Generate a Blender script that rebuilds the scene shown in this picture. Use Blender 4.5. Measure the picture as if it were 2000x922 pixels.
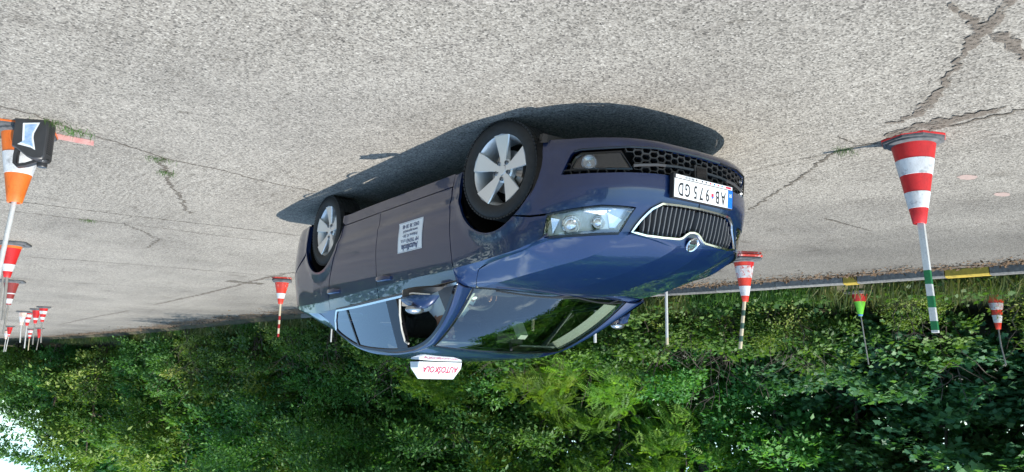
import bpy, bmesh, math, random
import numpy as np
from mathutils import Vector, Matrix
from mathutils.geometry import delaunay_2d_cdt

for o in list(bpy.data.objects):
    bpy.data.objects.remove(o, do_unlink=True)
SC = bpy.context.scene
COL = SC.collection
rng = np.random.default_rng(7)
random.seed(7)

# ------------------------------------------------------------------ camera (the phone was held upside down)
RIGHT = (-0.58983211, 0.8073243, 0.01804328)
UP = (-0.13556463, -0.12102103, 0.98334945)
FWD = (-0.79606552, -0.57756505, -0.18082671)
cam_d = bpy.data.cameras.new('camera')
cam_d.sensor_width = 36.0
cam_d.lens = 26.696
cam_d.clip_start = 0.05
cam_d.clip_end = 2000.0
cam = bpy.data.objects.new('camera', cam_d)
COL.objects.link(cam)
M = Matrix.Identity(4)
for i in range(3):
    M[i][0] = -RIGHT[i]; M[i][1] = -UP[i]; M[i][2] = -FWD[i]
M[0][3], M[1][3], M[2][3] = 3.76475, 3.47944, 1.57685
cam.matrix_world = M
SC.camera = cam

# ------------------------------------------------------------------ sky, sun, exposure
SUN_AZ = math.atan2(-0.13, 0.42)          # direction towards the sun, from the car's mirror shadow
SUN_EL = math.radians(65)
world = bpy.data.worlds.new('World')
SC.world = world
world.use_nodes = True
nt = world.node_tree
for n in list(nt.nodes): nt.nodes.remove(n)
wo = nt.nodes.new('ShaderNodeOutputWorld')
bg = nt.nodes.new('ShaderNodeBackground')
bg.inputs['Strength'].default_value = 0.15
sky = nt.nodes.new('ShaderNodeTexSky')
sky.sky_type = 'NISHITA'
sky.sun_disc = False
sky.sun_elevation = SUN_EL
sky.sun_rotation = math.pi / 2 - SUN_AZ
sky.air_density = 1.0; sky.dust_density = .8; sky.ozone_density = 1.5
tc = nt.nodes.new('ShaderNodeTexCoord')
mp = nt.nodes.new('ShaderNodeMapping'); mp.inputs['Scale'].default_value = (1, 1, 2.6)
cl = nt.nodes.new('ShaderNodeTexNoise'); cl.inputs['Scale'].default_value = 3.1
cl.inputs['Detail'].default_value = 9; cl.inputs['Roughness'].default_value = .58
cr_ = nt.nodes.new('ShaderNodeValToRGB')
cr_.color_ramp.elements[0].position = .56; cr_.color_ramp.elements[0].color = (0, 0, 0, 1)
cr_.color_ramp.elements[1].position = .72; cr_.color_ramp.elements[1].color = (.85, .85, .85, 1)
mx = nt.nodes.new('ShaderNodeMix'); mx.data_type = 'RGBA'
mx.inputs[7].default_value = (9.0, 9.0, 9.2, 1)
nt.links.new(tc.outputs['Generated'], mp.inputs['Vector'])
nt.links.new(mp.outputs[0], cl.inputs['Vector'])
nt.links.new(cl.outputs['Fac'], cr_.inputs[0])
nt.links.new(cr_.outputs[0], mx.inputs[0])
nt.links.new(sky.outputs[0], mx.inputs[6])
wb = nt.nodes.new('ShaderNodeMix'); wb.data_type = 'RGBA'; wb.blend_type = 'MULTIPLY'; wb.inputs[0].default_value = 1.0; wb.inputs[7].default_value = (.86, 1.0, .98, 1)
nt.links.new(mx.outputs[2], wb.inputs[6]); nt.links.new(wb.outputs[2], bg.inputs['Color'])
nt.links.new(bg.outputs[0], wo.inputs[0])

sd = bpy.data.lights.new('sun', 'SUN')
sd.energy = 3.1
sd.angle = math.radians(0.55)
sd.color = (1.0, .945, .86)
sun = bpy.data.objects.new('sun', sd)
COL.objects.link(sun)
to_sun = Vector((math.cos(SUN_EL) * math.cos(SUN_AZ), math.cos(SUN_EL) * math.sin(SUN_AZ), math.sin(SUN_EL)))
sun.rotation_euler = to_sun.to_track_quat('Z', 'Y').to_euler()
sun.location = (8, -4, 12)

SC.view_settings.view_transform = 'Standard'
SC.view_settings.look = 'None'
SC.view_settings.exposure = 1.17
SC.view_settings.gamma = 1.0
SC.view_settings.use_curve_mapping = False
SC.render.engine = 'CYCLES'
SC.cycles.max_bounces = 10
SC.cycles.transparent_max_bounces = 16
SC.cycles.use_denoising = True

# ------------------------------------------------------------------ materials
def mat(name, base=(.5, .5, .5), rough=.5, metal=0.0, coat=0.0, spec=.5, **k):
    m = bpy.data.materials.new(name); m.use_nodes = True
    b = m.node_tree.nodes['Principled BSDF']
    b.inputs['Base Color'].default_value = (*base, 1)
    b.inputs['Roughness'].default_value = rough
    b.inputs['Metallic'].default_value = metal
    b.inputs['Coat Weight'].default_value = coat
    b.inputs['Coat Roughness'].default_value = k.get('coat_rough', .02)
    b.inputs['Specular IOR Level'].default_value = spec
    if 'emit' in k:
        b.inputs['Emission Color'].default_value = (*k['emit'], 1); b.inputs['Emission Strength'].default_value = k.get('estr', 1)
    return m
def N(m, t, **k):
    n = m.node_tree.nodes.new(t)
    for a, v in k.items(): setattr(n, a, v)
    return n
def L(m, a, b): m.node_tree.links.new(a, b)
def bsdf(m): return m.node_tree.nodes['Principled BSDF']
def ramp(m, fac, stops, interp='LINEAR'):
    r = N(m, 'ShaderNodeValToRGB'); r.color_ramp.interpolation = interp
    e = r.color_ramp.elements
    while len(e) < len(stops): e.new(.5)
    for i, (p, c) in enumerate(stops): e[i].position = p; e[i].color = (*c, 1)
    L(m, fac, r.inputs[0]); return r.outputs[0]
def noise(m, scale, vec=None, detail=4, rough=.55, mapping=None):
    n = N(m, 'ShaderNodeTexNoise'); n.inputs['Scale'].default_value = scale
    n.inputs['Detail'].default_value = detail; n.inputs['Roughness'].default_value = rough
    if vec is None:
        t = N(m, 'ShaderNodeTexCoord'); vec = t.outputs['Object']
    if mapping:
        q = N(m, 'ShaderNodeMapping'); q.inputs['Scale'].default_value = mapping[:3]
        if len(mapping) > 3: q.inputs['Rotation'].default_value = (0, 0, mapping[3])
        L(m, vec, q.inputs['Vector']); vec = q.outputs[0]
    L(m, vec, n.inputs['Vector']); return n.outputs['Fac']
def mixc(m, fac, a, b, mode='MIX'):
    n = N(m, 'ShaderNodeMix'); n.data_type = 'RGBA'; n.blend_type = mode
    for s, v in ((0, fac), (6, a), (7, b)):
        if hasattr(v, 'is_linked'): L(m, v, n.inputs[s])
        elif isinstance(v, (int, float)): n.inputs[s].default_value = v
        else: n.inputs[s].default_value = (*v, 1)
    return n.outputs[2]
def bump(m, h, strength=.3, dist=.01):
    b = N(m, 'ShaderNodeBump'); b.inputs['Strength'].default_value = strength; b.inputs['Distance'].default_value = dist
    L(m, h, b.inputs['Height']); L(m, b.outputs[0], bsdf(m).inputs['Normal']); return b
def math_(m, op, a, b):
    n = N(m, 'ShaderNodeMath', operation=op)
    for i, v in enumerate((a, b)):
        if hasattr(v, 'is_linked'): L(m, v, n.inputs[i])
        else: n.inputs[i].default_value = v
    return n.outputs[0]

MT = {}
# exposed-aggregate concrete
m = mat('concrete', rough=.85, spec=.25); MT['concrete'] = m
tcn = N(m, 'ShaderNodeTexCoord'); V = tcn.outputs['Object']
def voro(scale, feat='F1'):
    v = N(m, 'ShaderNodeTexVoronoi'); v.feature = feat; v.inputs['Scale'].default_value = scale
    L(m, V, v.inputs['Vector']); return v
v1 = voro(95); v2 = voro(150)
stone = ramp(m, v1.outputs['Color'], [(0, (.05, .049, .047)), (.2, (.135, .13, .122)), (.5, (.26, .25, .232)), (.85, (.37, .36, .337)), (1, (.52, .51, .485))])
grit = ramp(m, v2.outputs['Color'], [(0, (.10, .095, .088)), (.45, (.255, .243, .223)), (1, (.40, .385, .355))])
sep = ramp(m, v1.outputs['Distance'], [(0, (0, 0, 0)), (.62, (0, 0, 0)), (.85, (1, 1, 1))])
col = mixc(m, sep, stone, grit)
big = ramp(m, noise(m, .42, V, 6, .62), [(.28, (.60, .575, .545)), (.5, (.82, .79, .745)), (.72, (.98, .945, .89))])
col = mixc(m, 1.0, col, big, 'MULTIPLY')
streak = ramp(m, noise(m, 1.0, V, 6, .62, (4.5, 42, 1, .38)), [(.36, (.62, .60, .58)), (.52, (1.02, 1.02, 1.02)), (1, (1.08, 1.08, 1.07))])
smask = ramp(m, noise(m, .33, V, 2), [(.42, (0, 0, 0)), (.62, (.75, .75, .75))])
col = mixc(m, smask, col, mixc(m, 1.0, col, streak, 'MULTIPLY'))
spots = ramp(m, noise(m, 7.0, V, 3, .6), [(.27, (.55, .53, .50)), (.36, (1, 1, 1))])
col = mixc(m, .7, col, mixc(m, 1.0, col, spots, 'MULTIPLY'))
# greyer, darker concrete towards the kerb
sx = N(m, 'ShaderNodeSeparateXYZ'); L(m, V, sx.inputs[0])
kd = math_(m, 'ADD', math_(m, 'MULTIPLY', sx.outputs[0], .12), sx.outputs[1])
kd = math_(m, 'ADD', kd, math_(m, 'MULTIPLY', noise(m, .8, V, 4), 2.6))
kdr = N(m, 'ShaderNodeMapRange'); kdr.inputs['From Min'].default_value = -1.2; kdr.inputs['From Max'].default_value = -4.2
L(m, kd, kdr.inputs['Value'])
col = mixc(m, kdr.outputs[0], col, mixc(m, 1.0, col, (.66, .67, .69), 'MULTIPLY'))
stain = ramp(m, noise(m, 1.7, V, 5, .65), [(.30, (.66, .64, .62)), (.40, (1, 1, 1))])
col = mixc(m, .75, col, mixc(m, 1.0, col, stain, 'MULTIPLY'))
tyre = ramp(m, noise(m, 1.0, V, 3, .5, (.25, 5.5, 1, .22)), [(.30, (.72, .71, .70)), (.44, (1, 1, 1))])
col = mixc(m, .35, col, mixc(m, 1.0, col, tyre, 'MULTIPLY'))
L(m, col, bsdf(m).inputs['Base Color'])
hh = math_(m, 'ADD', v1.outputs['Distance'], math_(m, 'MULTIPLY', noise(m, 30, V, 3), .8))
bump(m, hh, .55, .006)

def simple_noise(name, c1, c2, scale, rough=.8, bs=.3, bd=.01, **k):
    m = mat(name, rough=rough, **k)
    f = noise(m, scale, None, 6, .6)
    L(m, ramp(m, f, [(.3, c1), (.7, c2)]), bsdf(m).inputs['Base Color'])
    if bs: bump(m, f, bs, bd)
    MT[name] = m; return m
simple_noise('crack_dirt', (.05, .04, .03), (.15, .13, .105), 60, .95, .5, .01)
simple_noise('sand_dirt', (.075, .060, .046), (.165, .14, .115), 45, .95, .5, .008)
for nm_, sc_ in (('crack_dirt', 55), ('sand_dirt', 38)):
    m = MT[nm_]; f = noise(m, sc_, None, 5, .7); f2 = noise(m, 6, None, 3, .6)
    al = ramp(m, math_(m, 'ADD', math_(m, 'MULTIPLY', f, .7), math_(m, 'MULTIPLY', f2, .3)), [(.40, (0, 0, 0)), (.51, (1, 1, 1))])
    L(m, al, bsdf(m).inputs['Alpha'])
simple_noise('soil', (.045, .032, .022), (.14, .105, .07), 9, .95, .6, .03)
simple_noise('kerb_stone', (.10, .10, .097), (.22, .217, .205), 28, .9, .4, .006)
m = MT['kerb_stone']; oi_ = N(m, 'ShaderNodeObjectInfo'); src_ = bsdf(m).inputs['Base Color'].links[0].from_socket
mr_ = N(m, 'ShaderNodeMapRange'); mr_.inputs['To Min'].default_value = .70; mr_.inputs['To Max'].default_value = 1.18; L(m, oi_.outputs['Random'], mr_.inputs['Value'])
hs_ = N(m, 'ShaderNodeHueSaturation'); L(m, src_, hs_.inputs['Color']); L(m, mr_.outputs[0], hs_.inputs['Value']); L(m, hs_.outputs[0], bsdf(m).inputs['Base Color'])
simple_noise('kerb_yellow', (.26, .19, .03), (.46, .33, .04), 20, .8, .3, .004)
simple_noise('pink_paint', (.26, .20, .175), (.34, .245, .215), 25, .85, .3, .004)
simple_noise('red_paint', (.36, .13, .115), (.38, .25, .22), 22, .85, .3, .004)
simple_noise('bark', (.045, .035, .028), (.13, .10, .08), 14, .9, .8, .03)
simple_noise('rubber_base', (.035, .038, .042), (.12, .125, .13), 12, .75, .2, .004)
simple_noise('dry_leaf', (.07, .040, .02), (.17, .105, .055), 6, .9, 0)
simple_noise('wood_pole', (.58, .47, .31), (.72, .62, .44), 9, .7, .1, .002)
simple_noise('grey_pole', (.20, .185, .165), (.36, .33, .29), 14, .7, .2, .002)
def worn(name, c, scuff, scale=9, thr=.62, rough=.5):
    m = mat(name, rough=rough)
    f = noise(m, scale, None, 8, .72)
    cc = ramp(m, f, [(0, tuple(v * .85 for v in c)), (thr - .06, c), (thr + .05, scuff)])
    g1 = ramp(m, noise(m, 4.5, None, 7, .7, (1, 1, .35)), [(.36, (.50, .48, .46)), (.56, (1, 1, 1))])
    g2 = ramp(m, noise(m, 60, None, 4, .7), [(.30, (.62, .60, .58)), (.45, (1, 1, 1))])
    cc = mixc(m, .75, cc, mixc(m, 1.0, cc, g1, 'MULTIPLY')); cc = mixc(m, .6, cc, mixc(m, 1.0, cc, g2, 'MULTIPLY'))
    L(m, cc, bsdf(m).inputs['Base Color'])
    MT[name] = m
worn('cone_red', (.62, .018, .018), (.42, .05, .045), 10, .68)
worn('cone_red_pale', (.62, .05, .03), (.72, .60, .55), 16, .60)
worn('cone_orange', (.80, .17, .02), (.78, .45, .30), 11, .70)
worn('cone_vermilion', (.70, .045, .020), (.66, .20, .15), 13, .68)
MT['slat_grey'] = mat('slat_grey', (.10, .10, .105), .38)
worn('cone_dark_red', (.28, .04, .035), (.45, .30, .28), 10, .66)
worn('cone_white', (.70, .71, .72), (.40, .41, .42), 13, .60, .6)
worn('cone_white_worn', (.62, .62, .63), (.52, .08, .06), 22, .55, .6)
worn('cone_pale', (.78, .55, .46), (.80, .75, .72), 12, .55, .6)
worn('cone_lime', (.20, .66, .05), (.45, .62, .30), 9, .72)
worn('pole_white', (.72, .71, .68), (.50, .49, .46), 12, .66, .5)
worn('pole_green', (.012, .20, .06), (.55, .58, .53), 18, .70, .5)
worn('pole_red', (.45, .02, .02), (.55, .35, .30), 18, .72, .5)
worn('pole_dark_green', (.06, .12, .09), (.35, .38, .30), 18, .70, .5)
MT['pole_blue'] = mat('pole_blue', (.10, .22, .55), .5)
MT['jerry_black'] = simple_noise('jerry_black', (.022, .022, .024), (.05, .05, .052), 5, .42, .15, .004)
MT['jerry_label'] = simple_noise('jerry_label', (.20, .34, .58), (.62, .72, .82), 22, .35, 0)
MT['white_print'] = mat('white_print', (.80, .80, .80), .4)

# car
def paint():
    m = mat('blue_paint', (.002, .018, .085), .34, .15, 1.0, .5, coat_rough=.012)
    f = noise(m, 900, None, 1, .5)
    cc = ramp(m, f, [(.35, (.0004, .0088, .046)), (.7, (.001, .0165, .078))])
    g_ = N(m, 'ShaderNodeNewGeometry'); sz_ = N(m, 'ShaderNodeSeparateXYZ'); L(m, g_.outputs['Position'], sz_.inputs[0])
    mr_ = N(m, 'ShaderNodeMapRange'); mr_.inputs['From Min'].default_value = .62; mr_.inputs['From Max'].default_value = .18; mr_.inputs['To Max'].default_value = .5
    L(m, sz_.outputs[2], mr_.inputs['Value'])
    dn = ramp(m, noise(m, 5, None, 7, .7), [(.35, (.10, .10, .10)), (.75, (1, 1, 1))])
    df = math_(m, 'ADD', math_(m, 'MULTIPLY', mr_.outputs[0], dn), math_(m, 'MULTIPLY', dn, .012))
    L(m, mixc(m, math_(m, 'MULTIPLY', df, .12), cc, (.20, .18, .155)), bsdf(m).inputs['Base Color'])
    L(m, math_(m, 'ADD', math_(m, 'MULTIPLY', df, .12), .010), bsdf(m).inputs['Coat Roughness'])
    return m
MT['paint'] = paint()
MT['black_plastic'] = mat('black_plastic', (.014, .014, .015), .45)
MT['grey_plastic'] = mat('grey_plastic', (.045, .045, .048), .45)
MT['gloss_black'] = mat('gloss_black', (.006, .006, .007), .08)
MT['void_black'] = mat('void_black', (.004, .004, .004), .9, spec=.1)
MT['chrome'] = mat('chrome', (.78, .79, .80), .10, 1.0)
MT['satin_chrome'] = mat('satin_chrome', (.62, .64, .66), .22, 1.0)
MT['alloy'] = mat('alloy', (.78, .78, .77), .34, .55, .5)
MT['alloy_dark'] = mat('alloy_dark', (.26, .26, .27), .4, .9)
MT['steel'] = mat('steel', (.35, .34, .33), .35, 1.0)
MT['rubber'] = simple_noise('rubber', (.014, .014, .0145), (.026, .0255, .025), 30, .72, .15, .002)
MT['lamp_silver'] = mat('lamp_silver', (.90, .92, .94), .18, .75)
MT['lamp_white'] = mat('lamp_white', (.80, .82, .84), .22, .35)
MT['plate_white'] = mat('plate_white', (.80, .80, .80), .35)
MT['plate_blue'] = mat('plate_blue', (.0, .16, .75), .35)
MT['ink'] = mat('ink', (.012, .012, .014), .5)
MT['ink_blue'] = mat('ink_blue', (.035, .055, .15), .5)
MT['ink_red'] = mat('ink_red', (.60, .02, .06), .5)
MT['sign_white'] = mat('sign_white', (.85, .86, .86), .3)
MT['tail_red'] = mat('tail_red', (.40, .015, .01), .12, coat=.6)
MT['seat'] = simple_noise('seat', (.012, .012, .013), (.024, .024, .025), 40, .9, .2, .003)
MT['trim_light'] = mat('trim_light', (.42, .41, .37), .8)
MT['dash'] = mat('dash', (.018, .018, .019), .6)
MT['skin'] = mat('skin', (.42, .20, .13), .5)
MT['shirt'] = mat('shirt', (.72, .72, .74), .85)
MT['trousers'] = mat('trousers', (.02, .022, .03), .9)
MT['hair'] = mat('hair', (.02, .014, .010), .6)
MT['silver_pod'] = mat('silver_pod', (.40, .42, .44), .22, .9)
MT['orange_lens'] = mat('orange_lens', (.55, .18, .02), .2)
def glass(name, tint, f0=.05, rough=.0, gain=1.0):
    m = bpy.data.materials.new(name); m.use_nodes = True
    t = m.node_tree; t.nodes.clear()
    o = t.nodes.new('ShaderNodeOutputMaterial'); mixs = t.nodes.new('ShaderNodeMixShader')
    tr = t.nodes.new('ShaderNodeBsdfTransparent'); tr.inputs[0].default_value = (*tint, 1)
    gl = t.nodes.new('ShaderNodeBsdfGlossy'); gl.inputs['Roughness'].default_value = rough; gl.inputs['Color'].default_value = (1, 1, 1, 1)
    lw = t.nodes.new('ShaderNodeLayerWeight'); lw.inputs['Blend'].default_value = .5
    p = t.nodes.new('ShaderNodeMath'); p.operation = 'POWER'; p.inputs[1].default_value = 3.6
    t.links.new(lw.outputs['Facing'], p.inputs[0])
    r = t.nodes.new('ShaderNodeMapRange'); r.inputs['To Min'].default_value = f0; r.inputs['To Max'].default_value = 1.0
    t.links.new(p.outputs[0], r.inputs['Value'])
    t.links.new(r.outputs[0], mixs.inputs[0]); t.links.new(tr.outputs[0], mixs.inputs[1]); t.links.new(gl.outputs[0], mixs.inputs[2])
    t.links.new(mixs.outputs[0], o.inputs[0]); MT[name] = m
glass('windshield_glass', (.76, .86, .76), .13)
glass('side_glass', (.30, .34, .34), .20)
glass('lamp_glass', (.95, .96, .97), .16)
glass('fog_glass', (.55, .56, .57), .08)

# ------------------------------------------------------------------ object helpers
def link(o, parent=None):
    COL.objects.link(o)
    if parent is not None: o.parent = parent
    return o
def wloc(o):
    v = Vector((0, 0, 0))
    while o is not None: v = v + o.location; o = o.parent
    return v
def thing(name, label, cat, loc=(0, 0, 0), group=None, rotz=0.0):
    o = bpy.data.objects.new(name, None); o.empty_display_size = .1
    o.location = loc; o.rotation_euler = (0, 0, rotz)
    link(o); tag(o, label, cat, group); return o
def tag(o, label=None, cat=None, group=None, kind=None):
    if label: o['label'] = label
    if cat: o['category'] = cat
    if group: o['group'] = group
    if kind: o['kind'] = kind
    return o
def part(name, parent, loc=(0, 0, 0)):
    o = bpy.data.objects.new(name, None); o.empty_display_size = .05; o.location = loc
    return link(o, parent)
def mesh_obj(name, verts, faces, material, parent=None, loc=None, smooth=False, fmat=None):
    """verts in world space; stored relative to the parent's place"""
    me = bpy.data.meshes.new(name)
    v = np.asarray(verts, float).reshape(-1, 3)
    off = wloc(parent) if parent is not None else Vector((0, 0, 0))
    base = Vector(loc) if loc is not None else off
    me.from_pydata((v - np.array(base)).tolist(), [], [list(f) for f in faces])
    for mm in (material if isinstance(material, (list, tuple)) else [material]): me.materials.append(MT[mm] if isinstance(mm, str) else mm)
    if fmat is not None: me.polygons.foreach_set('material_index', list(fmat))
    me.polygons.foreach_set('use_smooth', [smooth] * len(me.polygons))
    me.update()
    o = bpy.data.objects.new(name, me)
    if loc is not None: o.location = base - off
    return link(o, parent)
class MB:
    """collects shapes into one mesh"""
    def __init__(s): s.v = []; s.f = []; s.m = []
    def add(s, v, f, mi=0):
        n = len(s.v); s.v += [tuple(map(float, p)) for p in v]; s.f += [tuple(i + n for i in q) for q in f]; s.m += [mi] * len(f); return s
    def box(s, c, d, R=None, mi=0, taper=1.0):
        P = []
        for z in (-1, 1):
            k = 1.0 if z < 0 else taper
            for x, y in ((-1, -1), (1, -1), (1, 1), (-1, 1)): P.append(np.array([x * d[0] / 2 * k, y * d[1] / 2 * k, z * d[2] / 2]))
        P = np.array(P)
        if R is not None: P = P @ np.array(R).T
        return s.add(P + np.array(c), [(3, 2, 1, 0), (4, 5, 6, 7), (0, 1, 5, 4), (1, 2, 6, 5), (2, 3, 7, 6), (3, 0, 4, 7)], mi)
    def rings(s, rings, closed=True, cap0=True, cap1=True, mi=0):
        n = len(rings[0]); v = [p for r in rings for p in r]; f = []
        for i in range(len(rings) - 1):
            for j in range(n if closed else n - 1):
                a = i * n + j; b = i * n + (j + 1) % n
                f.append((a, b, b + n, a + n))
        if cap0: f.append(tuple(range(n))[::-1])
        if cap1: f.append(tuple(range((len(rings) - 1) * n, len(rings) * n)))
        return s.add(v, f, mi)
    def lathe(s, prof, axis_o=(0, 0, 0), axis=(0, 0, 1), n=24, cap0=True, cap1=True, mi=0, ph=0):
        a = Vector(axis).normalized(); u = a.orthogonal().normalized(); w = a.cross(u); O = Vector(axis_o)
        R = []
        for r, h in prof:
            R.append([tuple(O + a * h + (u * math.cos(t) + w * math.sin(t)) * r) for t in (2 * math.pi * k / n + ph for k in range(n))])
        return s.rings(R, True, cap0, cap1, mi)
    def tube(s, pts, rad, n=8, mi=0, caps=True):
        pts = [Vector(p) for p in pts]; R = []; pu = None
        for i, p in enumerate(pts):
            t = (pts[min(i + 1, len(pts) - 1)] - pts[max(i - 1, 0)]).normalized()
            u = t.orthogonal().normalized() if pu is None else (pu - t * pu.dot(t)).normalized()
            pu = u; w = t.cross(u); r = rad[i] if hasattr(rad, '__len__') else rad
            R.append([tuple(p + (u * math.cos(a) + w * math.sin(a)) * r) for a in (2 * math.pi * k / n for k in range(n))])
        return s.rings(R, True, caps, caps, mi)
    def sweep(s, pts, wid, thick, nrm, mi=0, closed=False):
        """flat bar along pts; nrm: list of surface normals"""
        pts = [Vector(p) for p in pts]; R = []
        for i, p in enumerate(pts):
            a = pts[(i - 1) % len(pts)] if closed else pts[max(i - 1, 0)]; b = pts[(i + 1) % len(pts)] if closed else pts[min(i + 1, len(pts) - 1)]
            t = (b - a).normalized(); n = Vector(nrm[i] if hasattr(nrm[0], '__len__') else nrm); n = (n - t * n.dot(t)).normalized(); w = t.cross(n)
            h = wid / 2; R.append([tuple(p - w * h), tuple(p - w * h * .7 + n * thick), tuple(p + w * h * .7 + n * thick), tuple(p + w * h)])
        if closed:
            n4 = len(R); v = [q for r in R for q in r]; f = []
            for i in range(n4):
                for j in range(4):
                    a = i * 4 + j; b = i * 4 + (j + 1) % 4; c = ((i + 1) % n4) * 4
                    f.append((a, b, c + (j + 1) % 4, c + j))
            return s.add(v, f, mi)
        return s.rings(R, True, True, True, mi)
    def build(s, name, material, parent=None, loc=None, smooth=False):
        return mesh_obj(name, s.v, s.f, material, parent, loc, smooth, s.m if any(s.m) else None)
def autosmooth(o, ang=40):
    me = o.data
    me.polygons.foreach_set('use_smooth', [True] * len(me.polygons))
    me.set_sharp_from_angle(angle=math.radians(ang)); return o
def text_mesh(name, body, size, origin, xd, yd, material, parent, ext=.0008, align='LEFT', shear=0.0, offset=0.0, xs=1.0):
    cu = bpy.data.curves.new(name, 'FONT'); cu.body = body; cu.size = size; cu.extrude = ext; cu.align_x = align; cu.align_y = 'CENTER'
    cu.shear = shear; cu.offset = offset; cu.resolution_u = 3
    to = bpy.data.objects.new(name, cu); COL.objects.link(to)
    bpy.context.view_layer.update()
    me = bpy.data.meshes.new_from_object(to.evaluated_get(bpy.context.evaluated_depsgraph_get()))
    bpy.data.objects.remove(to, do_unlink=True)
    xd = Vector(xd).normalized(); yd = Vector(yd).normalized(); nd = xd.cross(yd)
    off = wloc(parent)
    Mx = Matrix(((xd.x * xs, yd.x, nd.x, 0), (xd.y * xs, yd.y, nd.y, 0), (xd.z * xs, yd.z, nd.z, 0), (0, 0, 0, 1)))
    Mx.translation = Vector(origin) - off
    me.transform(Mx); me.materials.clear(); me.materials.append(MT[material])
    o = bpy.data.objects.new(name, me); return link(o, parent)
# ------------------------------------------------------------------ the setting
def sheet(name, pts, z, material, kind='structure', parent=None):
    o = mesh_obj(name, [(x, y, z) for x, y in pts], [tuple(range(len(pts)))], material, parent)
    if kind: o['kind'] = kind
    return o
EDGE = [(30, -13.6), (12, -10.2), (6, -9.0), (0, -7.80), (-2.5, -7.40), (-4, -7.03), (-6, -6.52), (-10, -5.5), (-15, -4.35), (-20, -3.75), (-26, -3.3), (-34, -2.55), (-42, -1.2), (-50, 1.2), (-57, 5.5), (-62, 14), (-64, 45)]
ex = np.array([p[0] for p in EDGE][::-1]); ey = np.array([p[1] for p in EDGE][::-1])
def yedge(x): return float(np.interp(x, ex, ey))
simple_noise('verge_soil', (.035, .030, .016), (.095, .085, .045), 3, .95, .6, .05)
sheet('ground', [(-500, -500), (500, -500), (500, 500), (-500, 500)], -.03, 'verge_soil')
yard = sheet('pavement', EDGE[::-1] + [(30, -13.6), (60, -13.6), (60, 45)], 0.0, 'concrete')
# verge behind the kerb rises gently under the trees
rows = []
for k, (d, z) in enumerate(((-.01, -.01), (.04, .05), (.10, .088), (.20, .098), (.9, .11), (2.5, .16), (6, .35), (14, .6))):
    rows.append([(x - .22 * d if x > -40 else x - d, yedge(x) - d * (.97 if x > -40 else .3), z) for x in [p[0] for p in EDGE]])
hb = MB(); hb.rings(rows, False, False, False); vo = hb.build('verge', 'verge_soil', smooth=True); vo['kind'] = 'structure'
def vz(d): return float(np.interp(d, [0, .13, .9, 2.5, 6, 14], [.09, .095, .11, .16, .35, .6]))
# kerb, stone by stone
kerb = bpy.data.objects.new('kerb', None); kerb.location = (0, yedge(0), 0); link(kerb); kerb['kind'] = 'structure'
bounds = [8.3, 7.3, 6.3, 5.3, 4.3, 3.3, 2.3, 1.3, .34, -.66, -1.20, -2.38, -2.58, -3.6, -4.6, -5.6, -6.6, -7.6, -8.6, -9.6, -10.6, -11.6, -12.6, -13.6, -14.6, -15.6, -16.6]
for i in range(len(bounds) - 1):
    x0, x1 = bounds[i] - .006, bounds[i + 1] + .006
    a = np.array([x0, yedge(x0), 0]); b = np.array([x1, yedge(x1), 0]); t = (b - a) / np.linalg.norm(b - a); n = np.array([-t[1], t[0], 0]); n = n if n[1] < 0 else -n
    h = .118 + rng.uniform(-.006, .006); off = n * rng.uniform(-.008, .008)
    pr2 = [(0, -.05), (0, h - .02), (.02, h), (.14, h), (.14, -.05)]
    R1 = [[tuple(q + off + n * w + np.array([0, 0, z])) for w, z in pr2] for q in (a, b)]
    hb = MB(); hb.rings(R1); hb.build('kerb_stone', 'kerb_yellow' if i in (9, 11) else 'kerb_stone', kerb)
zc_k = [0]
def ribbon(pts, w, material, jit=.012, parent=yard, name='crack', step=.05, seed=0):
    r = np.random.default_rng(seed + 11); P = [np.array(p, float) for p in pts]; W = w if hasattr(w, '__len__') else [w] * len(P)
    C = []; ww = []
    for i in range(len(P) - 1):
        n = max(1, int(np.linalg.norm(P[i + 1] - P[i]) / step))
        for k in range(n): C.append(P[i] + (P[i + 1] - P[i]) * k / n); ww.append(W[i] + (W[i + 1] - W[i]) * k / n)
    C.append(P[-1]); ww.append(W[-1] * .3); C = np.array(C)
    t = np.gradient(C, axis=0); t /= np.linalg.norm(t, axis=1, keepdims=True) + 1e-9; n = np.stack([-t[:, 1], t[:, 0]], 1)
    C = C + n * r.normal(0, jit, len(C))[:, None]
    zc_k[0] += 1; z = .0025 + .0003 * zc_k[0]
    ww = np.array(ww); A = C + n * (ww * r.uniform(.25, .8, len(C)))[:, None]; B = C - n * (ww * r.uniform(.25, .8, len(C)))[:, None]
    m_ = len(C); v = [(x, y, z) for x, y in A] + [(x, y, z) for x, y in B]
    return mesh_obj(name, v, [(m_ + i, m_ + i + 1, i + 1, i) for i in range(m_ - 1)], material, parent)
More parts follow.
